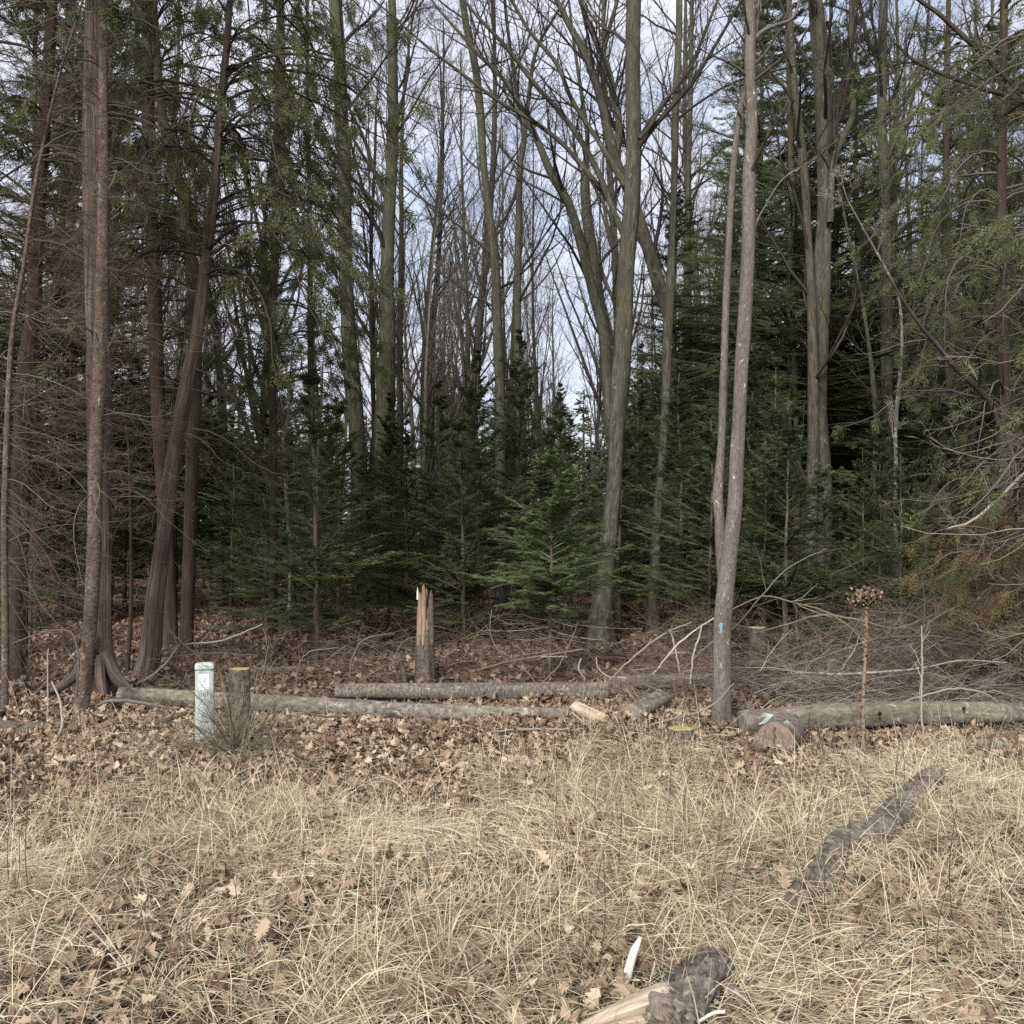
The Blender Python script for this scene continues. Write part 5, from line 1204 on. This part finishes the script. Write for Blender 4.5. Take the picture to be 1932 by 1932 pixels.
# thin weed stems in the straw
r_ = np.random.default_rng(88)
WL = 'thin dark leafless weed stem standing upright in the straw'
protos = []
for k in range(4):
    g = G(); Hs = .5; z = np.linspace(-.02, Hs, 9)
    P = np.stack([.012 * np.sin(z * 9 + k) + .05 * (k - 1.5) * z, .01 * np.cos(z * 8 + k), z], -1); tubes(g, P, np.linspace(.0022, .0012, 9), 4, a=.4)
    C, CR = grow(r_, P[None], np.full((1, 9), .0015), 4, .4, 1, (.3, .7), .2, 4, .3, .2, .7, .5); tubes(g, C, CR, 3, a=.5)
    m = g.mesh('weed_stem', None); m.materials.append(M['twigbrown'] if k % 2 else M['twigdark']); protos.append(m)
for k in range(90):
    d_ = math.sqrt(r_.uniform(3.2 ** 2, 7.2 ** 2)); x_ = r_.uniform(-.52, .52) * d_
    if k % 3 == 0: x_ = r_.uniform(.1, .5) * d_
    o = bpy.data.objects.new('weed_stem', protos[k % 4]); COL.objects.link(o); o.location = (x_, d_, float(gz(x_, d_))); o.rotation_euler = (r_.normal(0, .08), r_.normal(0, .08), r_.uniform(0, 6)); s_ = r_.uniform(.35, .95); o.scale = (1, 1, s_)
    prop(o, WL, 'weed', 'thin weed stems')

# ------------------------------------------------------------------ hide unused prototypes (none should be left)
for e in list(PROTO.values()):
    if not e[1]:
        for c in list(e[0].children): bpy.data.objects.remove(c)
        bpy.data.objects.remove(e[0])
for e in BP:
    if not e[1]:
        for c in list(e[0].children): bpy.data.objects.remove(c)
        bpy.data.objects.remove(e[0])

# ------------------------------------------------------------------ light
SUN_EL, SUN_AZ = radians(36), radians(200)   # azimuth measured from +Y towards +X: behind the camera, slightly left
w = bpy.data.worlds.new('World'); scene.world = w; w.use_nodes = True
nt = w.node_tree; bg = nt.nodes['Background']; bg.inputs['Strength'].default_value = .1
sky = nt.nodes.new('ShaderNodeTexSky'); sky.sky_type = 'NISHITA'; sky.sun_disc = False; sky.sun_elevation = SUN_EL; sky.sun_rotation = SUN_AZ
sky.air_density = 1.; sky.dust_density = 1.5
tc = nt.nodes.new('ShaderNodeTexCoord')
def wn(kind): return nt.nodes.new(kind)
mp = wn('ShaderNodeMapping'); mp.inputs['Scale'].default_value = (2.2, 2.2, 4.5); mp.inputs['Location'].default_value = (.3, .2, .1); nt.links.new(tc.outputs['Generated'], mp.inputs[0])
no = wn('ShaderNodeTexNoise'); no.inputs['Scale'].default_value = 1.6; no.inputs['Detail'].default_value = 7; no.inputs['Roughness'].default_value = .55; no.inputs['Distortion'].default_value = .3; nt.links.new(mp.outputs[0], no.inputs['Vector'])
def gauss(direction, k, amp):
    dt = wn('ShaderNodeVectorMath'); dt.operation = 'DOT_PRODUCT'; nt.links.new(tc.outputs['Generated'], dt.inputs[0]); v = np.array(direction, float); v /= np.linalg.norm(v); dt.inputs[1].default_value = tuple(v)
    m1 = wn('ShaderNodeMapRange'); m1.inputs['From Min'].default_value = k; m1.inputs['From Max'].default_value = 1; m1.inputs['To Min'].default_value = 0; m1.inputs['To Max'].default_value = amp; m1.interpolation_type = 'SMOOTHSTEP'; nt.links.new(dt.outputs['Value'], m1.inputs[0]); return m1.outputs[0]
def wm(op, a, b):
    m = wn('ShaderNodeMath'); m.operation = op
    for k, x in ((0, a), (1, b)):
        if isinstance(x, (int, float)): m.inputs[k].default_value = x
        else: nt.links.new(x, m.inputs[k])
    return m.outputs[0]
def dirpx(x, y): return at(x, y, 1.) - np.array([0, 0, CAMH])
hole = wm('ADD', gauss(dirpx(880, 580), .975, .20), gauss(dirpx(1930, 40), .965, .2))
hole = wm('ADD', hole, gauss(dirpx(1300, 100), .99, .07))
f = wm('SUBTRACT', no.outputs['Fac'], hole)
rp = wn('ShaderNodeValToRGB'); rp.color_ramp.elements[0].position = .24; rp.color_ramp.elements[0].color = (.6, .6, .6, 1); rp.color_ramp.elements[1].position = .43; rp.color_ramp.elements[1].color = (1, 1, 1, 1); nt.links.new(f, rp.inputs[0])
no2 = wn('ShaderNodeTexNoise'); no2.inputs['Scale'].default_value = 5; no2.inputs['Detail'].default_value = 5; nt.links.new(mp.outputs[0], no2.inputs['Vector'])
cr = wn('ShaderNodeValToRGB'); cr.color_ramp.elements[0].position = .3; cr.color_ramp.elements[0].color = (3.7, 3.9, 4.8, 1); cr.color_ramp.elements[1].position = .65; cr.color_ramp.elements[1].color = (5.2, 5.3, 5.9, 1); nt.links.new(no2.outputs['Fac'], cr.inputs[0])
mx = wn('ShaderNodeMix'); mx.data_type = 'RGBA'; nt.links.new(rp.outputs[0], mx.inputs[0]); nt.links.new(sky.outputs[0], mx.inputs[6]); nt.links.new(cr.outputs[0], mx.inputs[7]); nt.links.new(mx.outputs[2], bg.inputs[0])

sl = bpy.data.lights.new('sun', 'SUN'); sl.energy = 2.9; sl.angle = radians(18); sl.color = (1., .96, .9)
so = bpy.data.objects.new('sun', sl); COL.objects.link(so)
dx, dy, dz = sin(SUN_AZ) * cos(SUN_EL), cos(SUN_AZ) * cos(SUN_EL), sin(SUN_EL)
from mathutils import Vector
so.rotation_euler = Vector((dx, dy, dz)).to_track_quat('Z', 'Y').to_euler()

# ------------------------------------------------------------------ camera
cam = bpy.data.cameras.new('camera'); co = bpy.data.objects.new('camera', cam); COL.objects.link(co)
cam.sensor_width = 36; cam.sensor_fit = 'HORIZONTAL'; cam.lens = 36.0; cam.clip_end = 1500; cam.clip_start = .05
co.location = (0, 0, CAMH); co.rotation_euler = (radians(90) + PITCH, 0, 0)
scene.camera = co
scene.view_settings.view_transform = 'Standard'; scene.view_settings.look = 'None'; scene.view_settings.exposure = 1.0; scene.view_settings.gamma = 1.
c = scene.cycles
c.max_bounces = 5; c.diffuse_bounces = 3; c.glossy_bounces = 2; c.transmission_bounces = 3; c.transparent_max_bounces = 4
c.use_denoising = False; c.sample_clamp_indirect = 4
